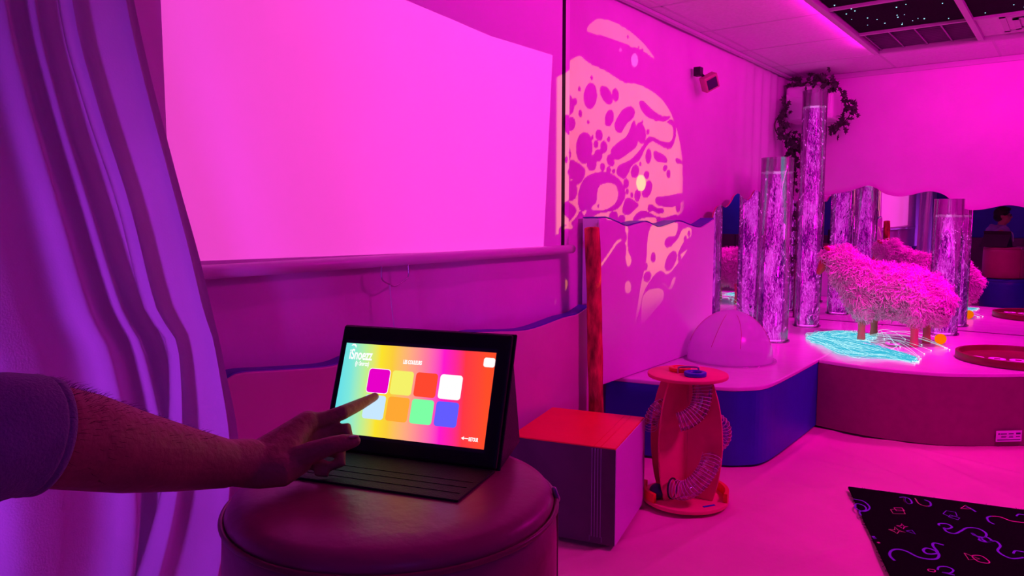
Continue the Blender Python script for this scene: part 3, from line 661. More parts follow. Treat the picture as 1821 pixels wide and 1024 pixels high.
MB().lathe([(.041, -.002), (.047, -.002), (.047, .004), (.041, .004), (.041, -.002)], (0, 0, 0), 24).build('hose_collar', M['black'], tw).matrix_parent_inverse = Matrix.Translation(-tcx) @ Matrix.Translation(TP(-.078, .088, .085)) @ (TP(-.03, .125, .09) - TP(-.075, .09, .085)).to_track_quat('Z', 'Y').to_matrix().to_4x4()
MB().obox(TP(.045, .135, .0225), rt2 * .055 + tow * -.022, tow * .012 + rt2 * .004, Z * .0012).build('print_mark', M['ringblue'], tw)
bl = MB().ball((0, 0, 0), .034, 20, 14).build('play_ball', M['ballblue']); bl.location = TP(-.135, .045, .0565); tag(bl, 'dark blue ball lying on the base of the red toy tower', 'ball')

# ================================================================ RUG
rc = [Vector((-.797, 3.63, 0)), Vector((.75, 4.03, 0)), Vector((1.1, 2.45, 0)), Vector((-.40, 2.62, 0))]
rc = [pz(1508, 870, 0), pz(1508, 870, 0) + (pz(1821, 912, 0) - pz(1508, 870, 0)) * 2.0, None, pz(1508, 870, 0) + (pz(1580, 1024, 0) - pz(1508, 870, 0)) * 1.9]
rc[2] = rc[1] + rc[3] - rc[0]
rg = thing('rug', rc[0], 'black rug printed with glowing squiggles, stars and triangles', 'rug')
MB().prism([p + Z * .004 for p in rc], Z * .012).build('pile', M['rug'], rg, .004)
fr = MB()
for a, b in ((rc[0], rc[1]), (rc[0], rc[3])):
    for k in range(150):
        p = a.lerp(b, random.random()) + Z * random.uniform(.006, .014); d = Vector((random.gauss(0, .006), random.gauss(0, .006), random.uniform(0, .004)))
        fr.tube([p - d, p + d], .0008, 3, False)
tag(fr.build('frayed_pile', M['rug'], rg), kind='stuff')
PV = mat('print_violet', (.16, .05, .62), .8); PYEL = mat('print_yellow', (.42, .36, .16), .8); PM = mat('print_magenta', (.62, .04, .30), .8)
def rug_line(ptsz, material, wd=.006, closed=False, sm=True):
    P = [pz(1440 + x / 3.606, 740 + y / 3.606, .0165) for x, y in ptsz]
    if sm: P = smooth_curve(P, 6, closed)
    elif closed: P = P + [P[0]]
    if closed and sm: P = P + [P[0]]
    m = MB(); vs = []
    for i, p in enumerate(P):
        t = (P[min(i + 1, len(P) - 1)] - P[max(i - 1, 0)]).normalized(); s = Vector((-t.y, t.x, 0)) * wd / 2
        vs += [p - s, p + s]
    m.add(vs, [(2 * i, 2 * i + 1, 2 * i + 3, 2 * i + 2) for i in range(len(P) - 1)]); m.build('print', material, rg)
rug_line([(280, 530), (345, 545), (385, 585), (350, 610), (295, 590), (300, 560), (350, 575), (360, 600), (320, 612), (330, 636)], PV, .007)
rug_line([(575, 520), (605, 518), (640, 530), (655, 555), (630, 560), (608, 540), (612, 522)], PV, .007); rug_line([(610, 522), (606, 540), (625, 558), (648, 560)], PYEL, .006)
rug_line([(675, 525), (700, 560), (745, 576), (770, 572)], PYEL, .006); rug_line([(735, 535), (770, 550), (775, 572), (755, 578)], PV, .008)
rug_line([(518, 598), (595, 594), (612, 626), (535, 624)], PYEL, .004, True, False); rug_line([(540, 586), (590, 586), (608, 606), (556, 606)], PM, .004, True, False)
rug_line([(505, 725), (545, 728), (545, 708), (567, 730), (612, 745), (572, 738), (560, 752), (540, 738)], PYEL, .005, True, False)
rug_line([(556, 700), (585, 702), (590, 688), (602, 704), (630, 708), (606, 710), (600, 722), (585, 712)], PM, .004, True, False)
rug_line([(618, 735), (655, 730), (678, 755)], PV, .004, True, False)
rug_line([(855, 625), (875, 605), (935, 615), (945, 640), (890, 640)], PV, .004, True, False); rug_line([(890, 645), (900, 632), (962, 652), (950, 664)], PV, .004, True, False)
rug_line([(968, 590), (1000, 570), (1035, 595)], PM, .004, True, False); rug_line([(1000, 580), (1030, 590), (1065, 612)], PV, .008)
rug_line([(830, 700), (830, 688), (880, 690), (912, 710), (880, 722), (860, 715), (880, 740), (930, 752), (970, 735), (1010, 715), (1080, 720), (1130, 750), (1120, 775), (1060, 765), (1040, 748), (1090, 780), (1140, 805), (1165, 795), (1130, 775), (1085, 790), (1130, 806), (1190, 800), (1222, 830), (1205, 860), (1240, 890), (1300, 912), (1374, 905)], PV, .0085)
rug_line([(1185, 692), (1150, 675), (1138, 650), (1165, 640)], PV, .008); rug_line([(1165, 640), (1220, 645), (1290, 670), (1374, 682)], PM, .007)
rug_line([(545, 925), (515, 895), (520, 865), (560, 852), (620, 865), (690, 900), (760, 915), (815, 912), (828, 885), (800, 860), (750, 845), (728, 858), (750, 880), (800, 882), (820, 870), (790, 830), (800, 812), (860, 826)], PV, .0095)
rug_line([(990, 876), (1090, 915), (1020, 920)], PYEL, .004, True, False); rug_line([(1040, 895), (1100, 895), (1150, 930), (1140, 942), (1080, 930)], PM, .004, True)
rug_line([(760, 980), (800, 985), (800, 998), (765, 992)], PM, .004, True); rug_line([(820, 985), (830, 965), (880, 965), (920, 985), (900, 1005), (850, 1000), (930, 1018)], PV, .007)
rug_line([(1305, 880), (1320, 862), (1374, 870)], PV, .008); rug_line([(1325, 640), (1340, 628), (1374, 632)], PV, .007); rug_line([(405, 768), (420, 785), (412, 778)], PV, .012); rug_line([(435, 806), (448, 814)], PM, .010)

# ================================================================ POUFS
hf = Vector((-math.sin(CAM_YAW), math.cos(CAM_YAW), 0)); ca = R(-9.3)
pc = hf * 1.13 * math.cos(ca) + rtv * 1.13 * math.sin(ca); PR = .25; PT = .86; PB = .425
def pouf(name, label, c, r, z0, z1, side, pipe):
    t = thing(name, (c.x, c.y, z0), label, 'pouf')
    cc = Vector((c.x, c.y, 0))
    MB().lathe([(0, z0 + .003), (r - .015, z0 + .003), (r, z0 + .02), (r + .003, z0 + .10), (r + .002, z1 - .08), (r, z1 - .032), (r - .006, z1 - .028)], cc, 96).build('side_cover', side, t)
    MB().lathe([(r - .006, z1 - .032), (r - .003, z1 - .022), (r - .010, z1 - .010), (r - .030, z1 - .003), (r - .07, z1), (0, z1)], cc, 96).build('top_cover', side, t)
    for z in (z1 - .028, z0 + .016):
        P = [cc + Vector(((r + .001) * math.cos(2 * math.pi * k / 96), (r + .001) * math.sin(2 * math.pi * k / 96), z)) for k in range(96)]
        MB().tube(P, .0042, 8, closed=True).build('piping', pipe, t)
    return t
pf = pouf('pouf', 'round red vinyl pouf carrying the tablet in the foreground', pc, PR, PB, PT, M['pouf'], M['poufpipe'])
za = math.atan2(rtv.y, rtv.x) + .02
zp = Vector((pc.x + (PR + .003) * math.cos(za), pc.y + (PR + .003) * math.sin(za), 0))
MB().tube([zp + Z * (PB + .02), zp + Z * (PT - .05), zp + Z * (PT - .028)], .0022, 6).build('side_seam', M['poufpipe'], pf)
MB().capsule([zp + Z * (PT - .028), zp + Z * (PT - .012) - (zp - Vector((pc.x, pc.y, 0))) * .02], [.005, .004], 8).build('zip_pull', M['metal'], pf)
pouf('pouf', 'wider blue vinyl pouf stacked under the red one', pc + Vector((.03, .02, 0)), .29, 0.0, PB, M['poufblue'], M['padblue'])

# ================================================================ TABLET
tz = PT + .005
P0, P1 = pz(572, 796, tz), pz(881, 835, tz); ex = (P1 - P0).normalized(); TW = (P1 - P0).length; nb = Z.cross(ex); nb = nb if nb.dot(fwv) > 0 else -nb
TH, th = .222, R(69); ut = nb * math.cos(th) + Z * math.sin(th); nt_ = ex.cross(ut); nt_ = nt_ if nt_.dot(C0 - P0) > 0 else -nt_    # nt_: out of the screen
tb = thing('tablet', (P0 + P1) / 2, 'black tablet in a folio case showing eight coloured squares', 'tablet')
def onp(x, y, off=0.0):
    d = ray(x, y); q = P0 + nt_ * off; return C0 + d * ((q - C0).dot(nt_) / d.dot(nt_))
MB().obox(P0 - nt_ * .010, ex * TW, ut * TH, nt_ * .010).build('tablet_body', M['black'], tb, .004, 3)
MB().obox(P0 - nt_ * .0155 - ex * .004 - ut * .003, ex * (TW + .008), ut * (TH + .006), nt_ * .005).build('case_back', M['case'], tb, .002)
ft = P0 + ut * TH * .80 - nt_ * .018; foot = pz(923, 784, tz); fo_ = foot - ex * TW
fdir = (foot - (ft + ex * TW)); 
MB().obox(ft, ex * TW, fdir, nt_.cross(ex).normalized() * -.004 + nb * .004).build('case_stand', M['case'], tb)
MB().prism([ft + ex * TW, P1 - nt_ * .016, foot], ex * .0015).build('case_gusset', M['case'], tb)
F1 = pz(838, 893, PT + .003); F0 = F1 - ex * TW * .98; pb0, pb1 = P0 - Z * .002, P1 - Z * .002
fd = (F1 - (P1 - Z * .002)); fd.z = 0; fd -= ex * fd.dot(ex); fd += ex * -.004
flp = MB().obox(P0 - nb * .002 - Z * .0045, ex * TW, fd, Z * .0035).build('case_flap', M['flap'], tb, .0012)
for k in (.45, .62, .80): MB().obox(P0 - nb * .002 + fd * k - Z * .001 + ex * .01, ex * (TW - .02), fd * .012, Z * .0008).build('flap_crease', M['case'], flp)
# picture on the screen
scr = [onp(618, 603, .0004), onp(882, 634, .0004), onp(865, 804, .0004), onp(589, 764, .0004)]
su0 = (scr[0] - P0).dot(ex); su1 = (scr[1] - P0).dot(ex); sv1 = ((scr[0] - P0).dot(ut) + (scr[1] - P0).dot(ut)) / 2; sv0 = ((scr[2] - P0).dot(ut) + (scr[3] - P0).dot(ut)) / 2
def SPt(u, v, off=.0008): return P0 + ex * (su0 + (su1 - su0) * u) + ut * (sv0 + (sv1 - sv0) * v) + nt_ * off
def uv_of(x, y): p = onp(x, y) - P0; return (p.dot(ex) - su0) / (su1 - su0), (p.dot(ut) - sv0) / (sv1 - sv0)
sm_ = bpy.data.materials.new('screen_picture'); sm_.use_nodes = True; n = sm_.node_tree.nodes; L = sm_.node_tree.links; n.remove(n['Principled BSDF'])
e = n.new('ShaderNodeEmission'); uvn = n.new('ShaderNodeUVMap'); sep = n.new('ShaderNodeSeparateXYZ'); L.new(uvn.outputs[0], sep.inputs[0]); cr = n.new('ShaderNodeValToRGB')
add = n.new('ShaderNodeMath'); add.operation = 'MULTIPLY_ADD'; add.inputs[1].default_value = .05; L.new(sep.outputs[1], add.inputs[0]); L.new(sep.outputs[0], add.inputs[2])
stops = [(0, (95, 222, 238)), (.10, (125, 232, 220)), (.20, (190, 240, 150)), (.30, (252, 228, 45)), (.38, (252, 205, 60)), (.50, (255, 170, 130)), (.60, (255, 125, 160)), (.72, (255, 25, 205)), (.80, (255, 40, 150)), (.86, (255, 55, 70)), (1, (255, 78, 42))]
els = cr.color_ramp.elements; els[0].position = 0; els[0].color = lin(stops[0][1]) + (1,); els[1].position = 1; els[1].color = lin(stops[-1][1]) + (1,)
for p, c in stops[1:-1]: q = els.new(p); q.color = lin(c) + (1,)
L.new(add.outputs[0], cr.inputs[0]); L.new(cr.outputs[0], e.inputs[0]); e.inputs[1].default_value = 1.0; L.new(e.outputs[0], n['Material Output'].inputs[0])
dm_ = MB(); dm_.add([SPt(0, 0, .0003), SPt(1, 0, .0003), SPt(1, 1, .0003), SPt(0, 1, .0003)], [(0, 1, 2, 3)]); dme = dm_.mesh('display', sm_, False)
uvl = dme.uv_layers.new(name='UVMap')
for li, uvq in zip(range(4), ((0, 0), (1, 0), (1, 1), (0, 1))): uvl.data[li].uv = uvq
disp = put('display', dme, tb); disp['label'] = 'lit screen with a rainbow gradient'
MB().obox(SPt(0, 0, .0001) - ex * .002 - ut * .006, ex * (su1 - su0 + .004), ut * (sv1 - sv0 + .012), nt_ * .0001).build('screen_glass', mat('dim_screen', (.05, .03, .07), .2), tb)
def rrect(cu, cv, wu, hv, rad, material, name, off):
    W_, H_ = (su1 - su0), (sv1 - sv0); P = []
    a_, b_ = wu * W_ / 2, hv * H_ / 2; c = SPt(cu, cv, off)
    for qx, qy, s in ((1, 1, 0), (-1, 1, 90), (-1, -1, 180), (1, -1, 270)):
        for k in range(6): t = R(s + 18 * k); P.append(c + ex * (qx * (a_ - rad) + rad * math.cos(t)) + ut * (qy * (b_ - rad) + rad * math.sin(t)))
    return MB().prism(P, nt_ * .0003).build(name, material, disp)
white = emit('ui_white', (1, 1, 1), 1.0)
tiles = [((466, 433), (232, 0, 200)), ((637, 455), (245, 242, 105)), ((810, 472), (255, 72, 48)), ((988, 490), (255, 255, 255)), ((432, 625), (200, 232, 255)), ((604, 645), (255, 168, 52)), ((780, 668), (125, 255, 165)), ((960, 688), (100, 92, 255))]
uu = [uv_of(560 + x / 4.097, 570 + y / 4.097) for (x, y), c in tiles]
r1v = sum(q[1] for q in uu[:4]) / 4; r2v = sum(q[1] for q in uu[4:]) / 4
W_, H_ = su1 - su0, sv1 - sv0; du = (uu[3][0] - uu[0][0]) / 3; sq = du * W_ * .90
for i, ((x, y), c) in enumerate(tiles):
    u = (uu[0][0] + uu[4][0]) / 2 + du * (i % 4); v = r1v if i < 4 else r2v
    if i == 0: rrect(u, v, sq * 1.05 / W_, (sq * 1.05) / H_, .006, white, 'square_outline', .0006)
    rrect(u, v, sq / W_, sq / H_, .0055, emit('ui_colour_%d' % i, lin(c), 1.0), 'colour_square', .0008)
u, v = uv_of(875, 645); rrect(.965, v, .07, .10, .004, white, 'corner_button', .0008)
text_mesh('iSnoezz', .026, SPt(.115, .87, .0008), ex, ut, white, 'logo', disp, bold=.0006, fit=.047)
text_mesh('(je Snoezz)', .011, SPt(.135, .775, .0008), ex, ut, white, 'logo', disp, bold=.0003, fit=.028)
MB().tube([SPt(.055 + .018 * math.sin(R(a)), .955 + .03 * math.cos(R(a)), .0008) for a in (-60, -20, 20, 60, 100)], [.0004, .0014, .002, .0014, .0004], 6).build('logo', white, disp)
text_mesh('LES COULEURS', .0095, SPt(.475, .83, .0008), ex, ut, white, 'title', disp, bold=.0004, fit=.036)
text_mesh('RETOUR', .0085, SPt(.93, .085, .0008), ex, ut, white, 'back_text', disp, bold=.0003, fit=.017)
ax = SPt(.868, .087, .0008); MB().obox(ax, ex * .009, ut * .0012, nt_ * .0002).build('back_arrow', white, disp)
MB().prism([ax + ut * .0036 + ex * .001, ax - ut * .0024 + ex * .001, ax + ut * .0006 - ex * .004], nt_ * .0002).build('back_arrow', white, disp)

# ================================================================ PERSON
pe = thing('person', (-.98, -.12, 0), 'person in grey hoodie kneeling by the poufs, finger on the tablet', 'person')
tip = onp(667, 705, .006)
td = (tip - C0).dot(fwv)
wr = pd(452, 818, 1.10); el = pd(20, 772, .80); sh_ = Vector((-.90, -.03, 1.06))
arm = MB()
fa = [el, pd(85, 775, .835), pd(150, 785, .875), pd(230, 802, .93), pd(320, 815, 1.0), pd(400, 824, 1.06), wr]
arm.tube([sh_] + [sh_.lerp(el, .4), sh_.lerp(el, .8)] + fa, [.060, .056, .053, .055, .0575, .0565, .0515, .0435, .0345, .0315], 24, flat=1.0)
def chain(pts, rad): arm.capsule([pd(*p) for p in pts], rad, 12)
kn = {'i': (548, 750, 1.185), 'm': (556, 776, 1.195), 'r': (550, 800, 1.185), 'p': (538, 822, 1.165)}
for k, rr in (('i', .0185), ('m', .0170), ('r', .0155), ('p', .014)):
    c = pd(*kn[k]); arm.capsule([wr.lerp(c, -.05), wr.lerp(c, .5), c], [.026, .0215, rr], 14)
arm.capsule([pd(425, 829, 1.085), pd(465, 835, 1.095), pd(505, 835, 1.10), pd(535, 823, 1.12)], [.030, .028, .025, .017], 14)      # ball of the thumb
arm.capsule([pd(470, 822, 1.10), pd(512, 796, 1.14), pd(536, 768, 1.165)], [.027, .027, .017], 14)
arm.capsule([tuple(v) for v in (pd(*kn['i']), pd(580, 744, 1.20), pd(608, 734, 1.212), pd(640, 719, 1.212 + (td - 1.212) * .55), tip)], [.0142, .0125, .0122, .0102, .0074], 14)
chain([kn['m'], (590, 768, 1.205), (617, 763, 1.20), (622, 782, 1.195), (604, 796, 1.19)], [.0140, .0118, .0115, .0098, .0085])
chain([kn['r'], (585, 800, 1.185), (606, 805, 1.175), (607, 822, 1.170), (590, 828, 1.168)], [.0130, .0112, .0108, .0092, .0080])
chain([kn['p'], (568, 826, 1.165), (584, 830, 1.160), (580, 840, 1.158), (566, 840, 1.156)], [.0115, .0100, .0094, .0082, .0070])
chain([(515, 822, 1.115), (555, 804, 1.115), (588, 792, 1.12), (612, 787, 1.13), (630, 784, 1.138)], [.020, .0170, .0140, .0135, .0100])
ar_o = remesh(arm.build('arm_tmp', M['skin']), .0024, 7, .5); bake(ar_o)
bd = MB()
hd = Vector((-.93, -.16, 1.275))
bd.capsule([(-.99, -.17, .46), (-.98, -.16, .62), (-.965, -.155, .82), (-.96, -.15, .98), (-.955, -.15, 1.04)], [.15, .14, .15, .14, .10], 20)
bd.capsule([(-.955, -.155, 1.04), (-.945, -.157, 1.12), (-.935, -.16, 1.19)], [.062, .056, .055], 16)
bd.ball(hd + Vector((-.012, 0, .028)), (.098, .076, .098), 24, 16); bd.ball(hd + Vector((.022, 0, -.045)), (.072, .058, .075), 20, 14)
bd.capsule([hd + Vector((.085, 0, .02)), hd + Vector((.108, 0, -.018))], [.010, .015], 10); bd.ball(hd + Vector((.088, 0, -.056)), (.014, .024, .012), 12, 8)
for s in (-1, 1): bd.ball(hd + Vector((-.008, s * .078, -.005)), (.018, .010, .032), 12, 8)
bd.capsule([(-.955, -.33, 1.03), (-.93, -.38, .80), (-.80, -.34, .62), (-.72, -.28, .58)], [.055, .047, .038, .030], 14)
for s in (-1, 1):
    bd.capsule([(-.985, -.17 + s * .09, .46), (-.88, -.17 + s * .12, .085)], [.095, .062], 14)
    bd.capsule([(-.88, -.17 + s * .12, .075), (-1.28, -.17 + s * .11, .055), (-1.34, -.17 + s * .11, .05)], [.060, .042, .04], 14)
b_o = remesh(bd.build('body_tmp', M['skin']), .011, 4); bake(b_o)
m = MB()
for src in (ar_o, b_o): m.add([v.co[:] for v in src.data.vertices], [tuple(p.vertices) for p in src.data.polygons], True)
for src in (ar_o, b_o): bpy.data.objects.remove(src)
m.build('body', M['skin'], pe, recalc=False)
hairs = MB()
for k in range(1000):
    t = random.random() * 4.4; i = int(t); f = t - i; p = fa[i].lerp(fa[i + 1], f); ax_ = (fa[i + 1] - fa[i]).normalized(); r_ = [.0575, .0565, .0515, .0435, .0345, .0315, .03][i] * (1 - f) + [.0565, .0515, .0435, .0345, .0315, .03, .03][i] * f
    u = upv - ax_ * upv.dot(ax_); u.normalize(); v = ax_.cross(u); a = random.gauss(0, .8); d = u * math.cos(a) + v * math.sin(a); b = p + d * (r_ - .002)
    h = d * .35 + ax_ * random.uniform(.5, 1) + v * random.gauss(0, .3); L = random.uniform(.008, .016)
    hairs.tube([b, b + d * L * .45 + h * L * .3, b + d * L * .5 + h * L * .9], [.00022, .00018, .00005], 3, False)
tag(hairs.build('arm_hair', M['hair'], pe, recalc=False), kind='stuff')
nail = mat('finger_nail', (.66, .38, .32), .3)
tn = pd(629, 779, 1.130); td_ = (pd(630, 784, 1.138) - pd(612, 787, 1.13)).normalized(); rn = Matrix((td_, td_.cross(upv).normalized(), upv)).transposed()
MB().ball(tn + upv * .0025, (.0085, .0065, .0022), 12, 8, rn).build('thumb_nail', nail, pe)
# clothes
hd_m = MB()
hd_m.capsule([(-.99, -.17, .50), (-.98, -.16, .66), (-.965, -.155, .84), (-.96, -.15, .98), (-.955, -.15, 1.045)], [.168, .160, .170, .160, .115], 24)
hd_m.capsule([(-.95, -.34, 1.03), (-.93, -.38, .80), (-.80, -.34, .63)], [.072, .064, .054], 16)
hd_m.capsule([(-.95, .0, 1.03), sh_, sh_.lerp(el, .45)], [.075, .080, .072], 16)
hd_m.tube([(-.955 + .085 * math.cos(a) - .03, -.15 + .085 * math.sin(a), 1.10 - .03 * math.cos(a)) for a in [2 * math.pi * k / 16 for k in range(16)]], .032, 10, closed=True)
hd_m.capsule([(-1.06, -.20, 1.09), (-1.085, -.155, 1.06), (-1.06, -.11, 1.09)], [.05, .062, .05], 12)
remesh(hd_m.build('hoodie', M['hoodie'], pe), .010, 5)
sl = MB(); hem = pd(78, 775, .832); axis = (hem - el).normalized()
sp_ = [sh_.lerp(el, .35), sh_.lerp(el, .6), sh_.lerp(el, .82), el - (el - sh_) * .04, el, el.lerp(hem, .35), el.lerp(hem, .5), el.lerp(hem, .56), el.lerp(hem, .62), el.lerp(hem, 1.0), hem + axis * .002, hem]
sr = [.074, .073, .070, .069, .0665, .0665, .068, .0625, .0675, .0655, .0635, .050]
sl.tube(sp_, sr, 32, False); remesh_free = sl.build('sleeve', M['hoodie'], pe)
ss = remesh_free.modifiers.new('sub', 'SUBSURF'); ss.levels = 1; ss.render_levels = 1
tm = MB()
for s in (-1, 1):
    tm.capsule([(-.985, -.17 + s * .09, .47), (-.88, -.17 + s * .12, .095)], [.112, .080], 16)
    tm.capsule([(-.88, -.17 + s * .12, .092), (-1.28, -.17 + s * .11, .066)], [.080, .056], 16)
tm.capsule([(-.99, -.26, .50), (-.99, -.08, .50)], [.13, .13], 16)
remesh(tm.build('trousers', M['trousers'], pe), .011, 4)
for s in (-1, 1): remesh(MB().capsule([(-1.29, -.17 + s * .11, .06), (-1.37, -.17 + s * .11, .05), (-1.40, -.17 + s * .11, .10)], [.048, .044, .040], 12).build('shoe', M['black'], pe), .008, 3)
hr = MB(); hr.ball(hd + Vector((-.022, 0, .045)), (.104, .086, .094), 24, 16); hr.ball(hd + Vector((-.05, 0, -.01)), (.075, .082, .075), 20, 14); hr.ball(hd + Vector((.045, 0, .105)), (.05, .06, .028), 16, 10)
for k in range(140):
    a = random.uniform(0, 6.28); t = random.uniform(.05, 1.3); d = Vector((math.sin(t) * math.cos(a), math.sin(t) * math.sin(a), math.cos(t))); p = hd + Vector((-.022, 0, .045)) + Vector((d.x * .10, d.y * .083, d.z * .09))
    hr.tube([p, p + d * .008 + Vector((.006, 0, .002)), p + d * .010 + Vector((.016, 0, .0))], [.004, .003, .001], 4)
hr.build('hair', M['hair'], pe)
gl = MB()
for s in (-1, 1):
    gl.tube([hd + Vector((.097, s * .034 + .026 * math.cos(a), .012 + .019 * math.sin(a))) for a in [2 * math.pi * k / 14 for k in range(14)]], .0028, 6, closed=True)
    gl.tube([hd + Vector((.095, s * .06, .016)), hd + Vector((.04, s * .080, .018)), hd + Vector((-.02, s * .086, .012))], .0028, 6)
gl.tube([hd + Vector((.098, -.008, .016)), hd + Vector((.102, 0, .018)), hd + Vector((.098, .008, .016))], .0028, 6)
gl.build('glasses', M['black'], pe)
for s in (-1, 1): MB().tube(smooth_curve([(-.86, -.15 + s * .045, 1.07), (-.80, -.15 + s * .05, 1.02), (-.785, -.15 + s * .05, .90)], 5), .0035, 6).build('hood_cord', M['barwhite'], pe)

# ================================================================ CURTAINS
def curtain(label, left, right, nf_, amp, x_base, ph, wob):
    """left / right: (z, y) edge curves; folds fan out between them"""
    def ev(c, z):
        if z >= c[0][0]: return c[0][1]
        for (za, ya), (zb, yb) in zip(c, c[1:]):
            if zb <= z <= za: t = (za - z) / (za - zb); t2 = t; return ya + (yb - ya) * t2
        return c[-1][1]
    left = [(p.x, p.y) for p in smooth_curve([(z, y, 0) for z, y in left], 8)]; right = [(p.x, p.y) for p in smooth_curve([(z, y, 0) for z, y in right], 8)]
    def fn(u, v):
        z = 2.40 + (.012 - 2.40) * v; ya, yb = ev(left, z), ev(right, z)
        f = u * nf_ + .10 * math.sin(3 * v + u * 5) + .42 * math.sin(u * nf_ * 1.7 + 2 * ph) + ph
        c = math.sin(2 * math.pi * f); s = math.copysign(abs(c) ** .85, c)
        xx = x_base + amp * (s * (.55 + .45 * v) + .35 * math.sin(2 * math.pi * f * .43 + 2)) + wob * n3(u * 3, v * 2, ph * 7) + .05 * u * v
        return (xx, ya + (yb - ya) * u + .2 * amp * math.cos(2 * math.pi * f), z)
    o = MB().grid(fn, 220, 60).build('curtain', M['curtain'], recalc=False)
    return tag(o, label, 'curtain', None)
eL = [(2.40, .70), (1.77, .735), (1.54, .775), (1.30, .84), (1.05, .91), (.93, .965), (.6, 1.02), (.3, .99), (0, .94)]
eR = [(2.40, .80), (1.774, .881), (1.387, .958), (1.148, 1.014), (.877, 1.065), (.677, 1.100), (.45, 1.09), (.30, 1.06), (0, 1.02)]
curtain('front violet curtain swept aside at the left edge of the screen', [(z, y - .01) for z, y in eL[:4]] + [(z, y - .03 - .25 * max(0, .93 - z)) for z, y in eL[4:]], eR, 3.3, .020, -1.79, .35, .03)
curtain('darker violet curtain hanging behind the person at far left', [(2.40, .0), (0, -.15)], [(z, y + .06) for z, y in eL], 8.2, .022, -1.87, .1, .05)

# ================================================================ WALL UNIT, IVY, DETECTOR
un = thing('wall_unit', (-1.80, 6.48, 2.03), 'white rounded wall unit in the top corner behind the tallest tube', 'appliance')
x0, x1, z0, z1 = -1.975, -1.605, 2.035, 2.315; yf = 6.22
MB().box((x0, yf + .02, z0), (x1, BY - .01, z1)).build('housing', M['unit'], un, .03, 4)
wave = [(x0 + .012 + (x1 - x0 - .024) * k / 20, z1 - .075 + .022 * math.sin(k / 20 * 6.0 + 2.6)) for k in range(21)]
poly = [(x, yf, z) for x, z in wave] + [(x1 - .03, yf, z0 + .01), (x0 + .045, yf, z0 + .01), (x0 + .02, yf, z0 + .06)]
MB().prism(poly, (0, .025, 0)).build('front_cover', M['unit'], un, .006, 2)
MB().box((x1 - .06, yf - .004, z0 + .10), (x1 - .054, yf + .002, z0 + .14)).build('switch', M['barwhite'], un)
def leaf_mesh():
    pts = [(0, 0), (.35, -.18), (.5, .1), (.95, .12), (.55, .42), (.62, .78), (.25, .62), (0, 1.25), (-.25, .62), (-.62, .78), (-.55, .42), (-.95, .12), (-.5, .1), (-.35, -.18)]
    m = MB(); v = [(x * .034, y * .034, .006 * math.cos(x * 2) - .004 * y * y) for x, y in pts]; m.add(v + [(0, .015, .010)], [(i, (i + 1) % 14, 14) for i in range(14)], True); return m.mesh('leaf', M['ivy'])
LM = leaf_mesh()
def ivy(label, path, nleaf, spread):
    t = thing('ivy_garland', path[0], label, 'ivy'); P = smooth_curve(path, 10); MB().tube(P, .004, 6).build('vine', M['vine'], t)
    for k in range(nleaf):
        p = P[int(random.random() * (len(P) - 1))] + Vector((random.gauss(0, spread), random.gauss(0, spread * .5), random.gauss(0, spread)))
        p.x = max(p.x, -1.96); p.y = min(p.y, 6.44)
        o = bpy.data.objects.new('leaf', LM); COL.objects.link(o); o.parent = t; o.location = p - t.location
        o.rotation_euler = (R(90) + random.gauss(0, .7), random.gauss(0, .5), random.uniform(-.6, .9)); s = random.uniform(.7, 1.35); o.scale = (s, s, s); o.rotation_euler.y += random.uniform(-2.5, 2.5)
iv = lambda x, y, Y: pY(x, y, Y)
ivy('dark ivy garland draped over the right side of the white wall unit', [iv(1408, 158, 6.3), iv(1430, 148, 6.25), iv(1462, 144, 6.2), iv(1486, 152, 6.2), iv(1500, 172, 6.3), iv(1514, 196, 6.35), iv(1500, 218, 6.38), iv(1478, 232, 6.38)], 105, .032)
ivy('dark ivy garland trailing down the corner below the white wall unit', [iv(1392, 196, 6.2), iv(1378, 220, 6.1), iv(1384, 240, 6.1), iv(1400, 246, 6.15), iv(1412, 258, 6.3), iv(1415, 285, 6.35), iv(1412, 330, 6.38), iv(1408, 380, 6.4), iv(1404, 440, 6.4), iv(1404, 490, 6.4)], 175, .042)
dv = thing('motion_detector', (-1.99, 4.53, 2.12), 'small tilted motion detector high on the left wall', 'detector')
MB().box((-2.0, 4.495, 2.15), (-1.955, 4.545, 2.205)).build('bracket', M['black'], dv, .003)
rm = Matrix.Rotation(R(35), 3, 'X') @ Matrix.Rotation(R(-35), 3, 'Z'); dcn = Vector((-1.925, 4.575, 2.115))
def rbox(c, s): 
    exx, eyy, ezz = rm @ Vector((s[0], 0, 0)), rm @ Vector((0, s[1], 0)), rm @ Vector((0, 0, s[2])); return MB().obox(c - (exx + eyy + ezz) / 2, exx, eyy, ezz)
rbox(dcn, (.06, .10, .095)).build('body', M['device'], dv, .006); rbox(dcn + rm @ Vector((.031, .0, -.002)), (.006, .072, .066)).build('lens', M['lensdark'], dv, .003)
MB().tube([dcn, Vector((-1.97, 4.53, 2.17))], .010, 8).build('arm', M['black'], dv)

# ================================================================ PROJECTORS (up under the ceiling, to the right of the picture)
def wallpt(x, y, X=-1.99): p = pX(x, y, X); return p.y, p.z
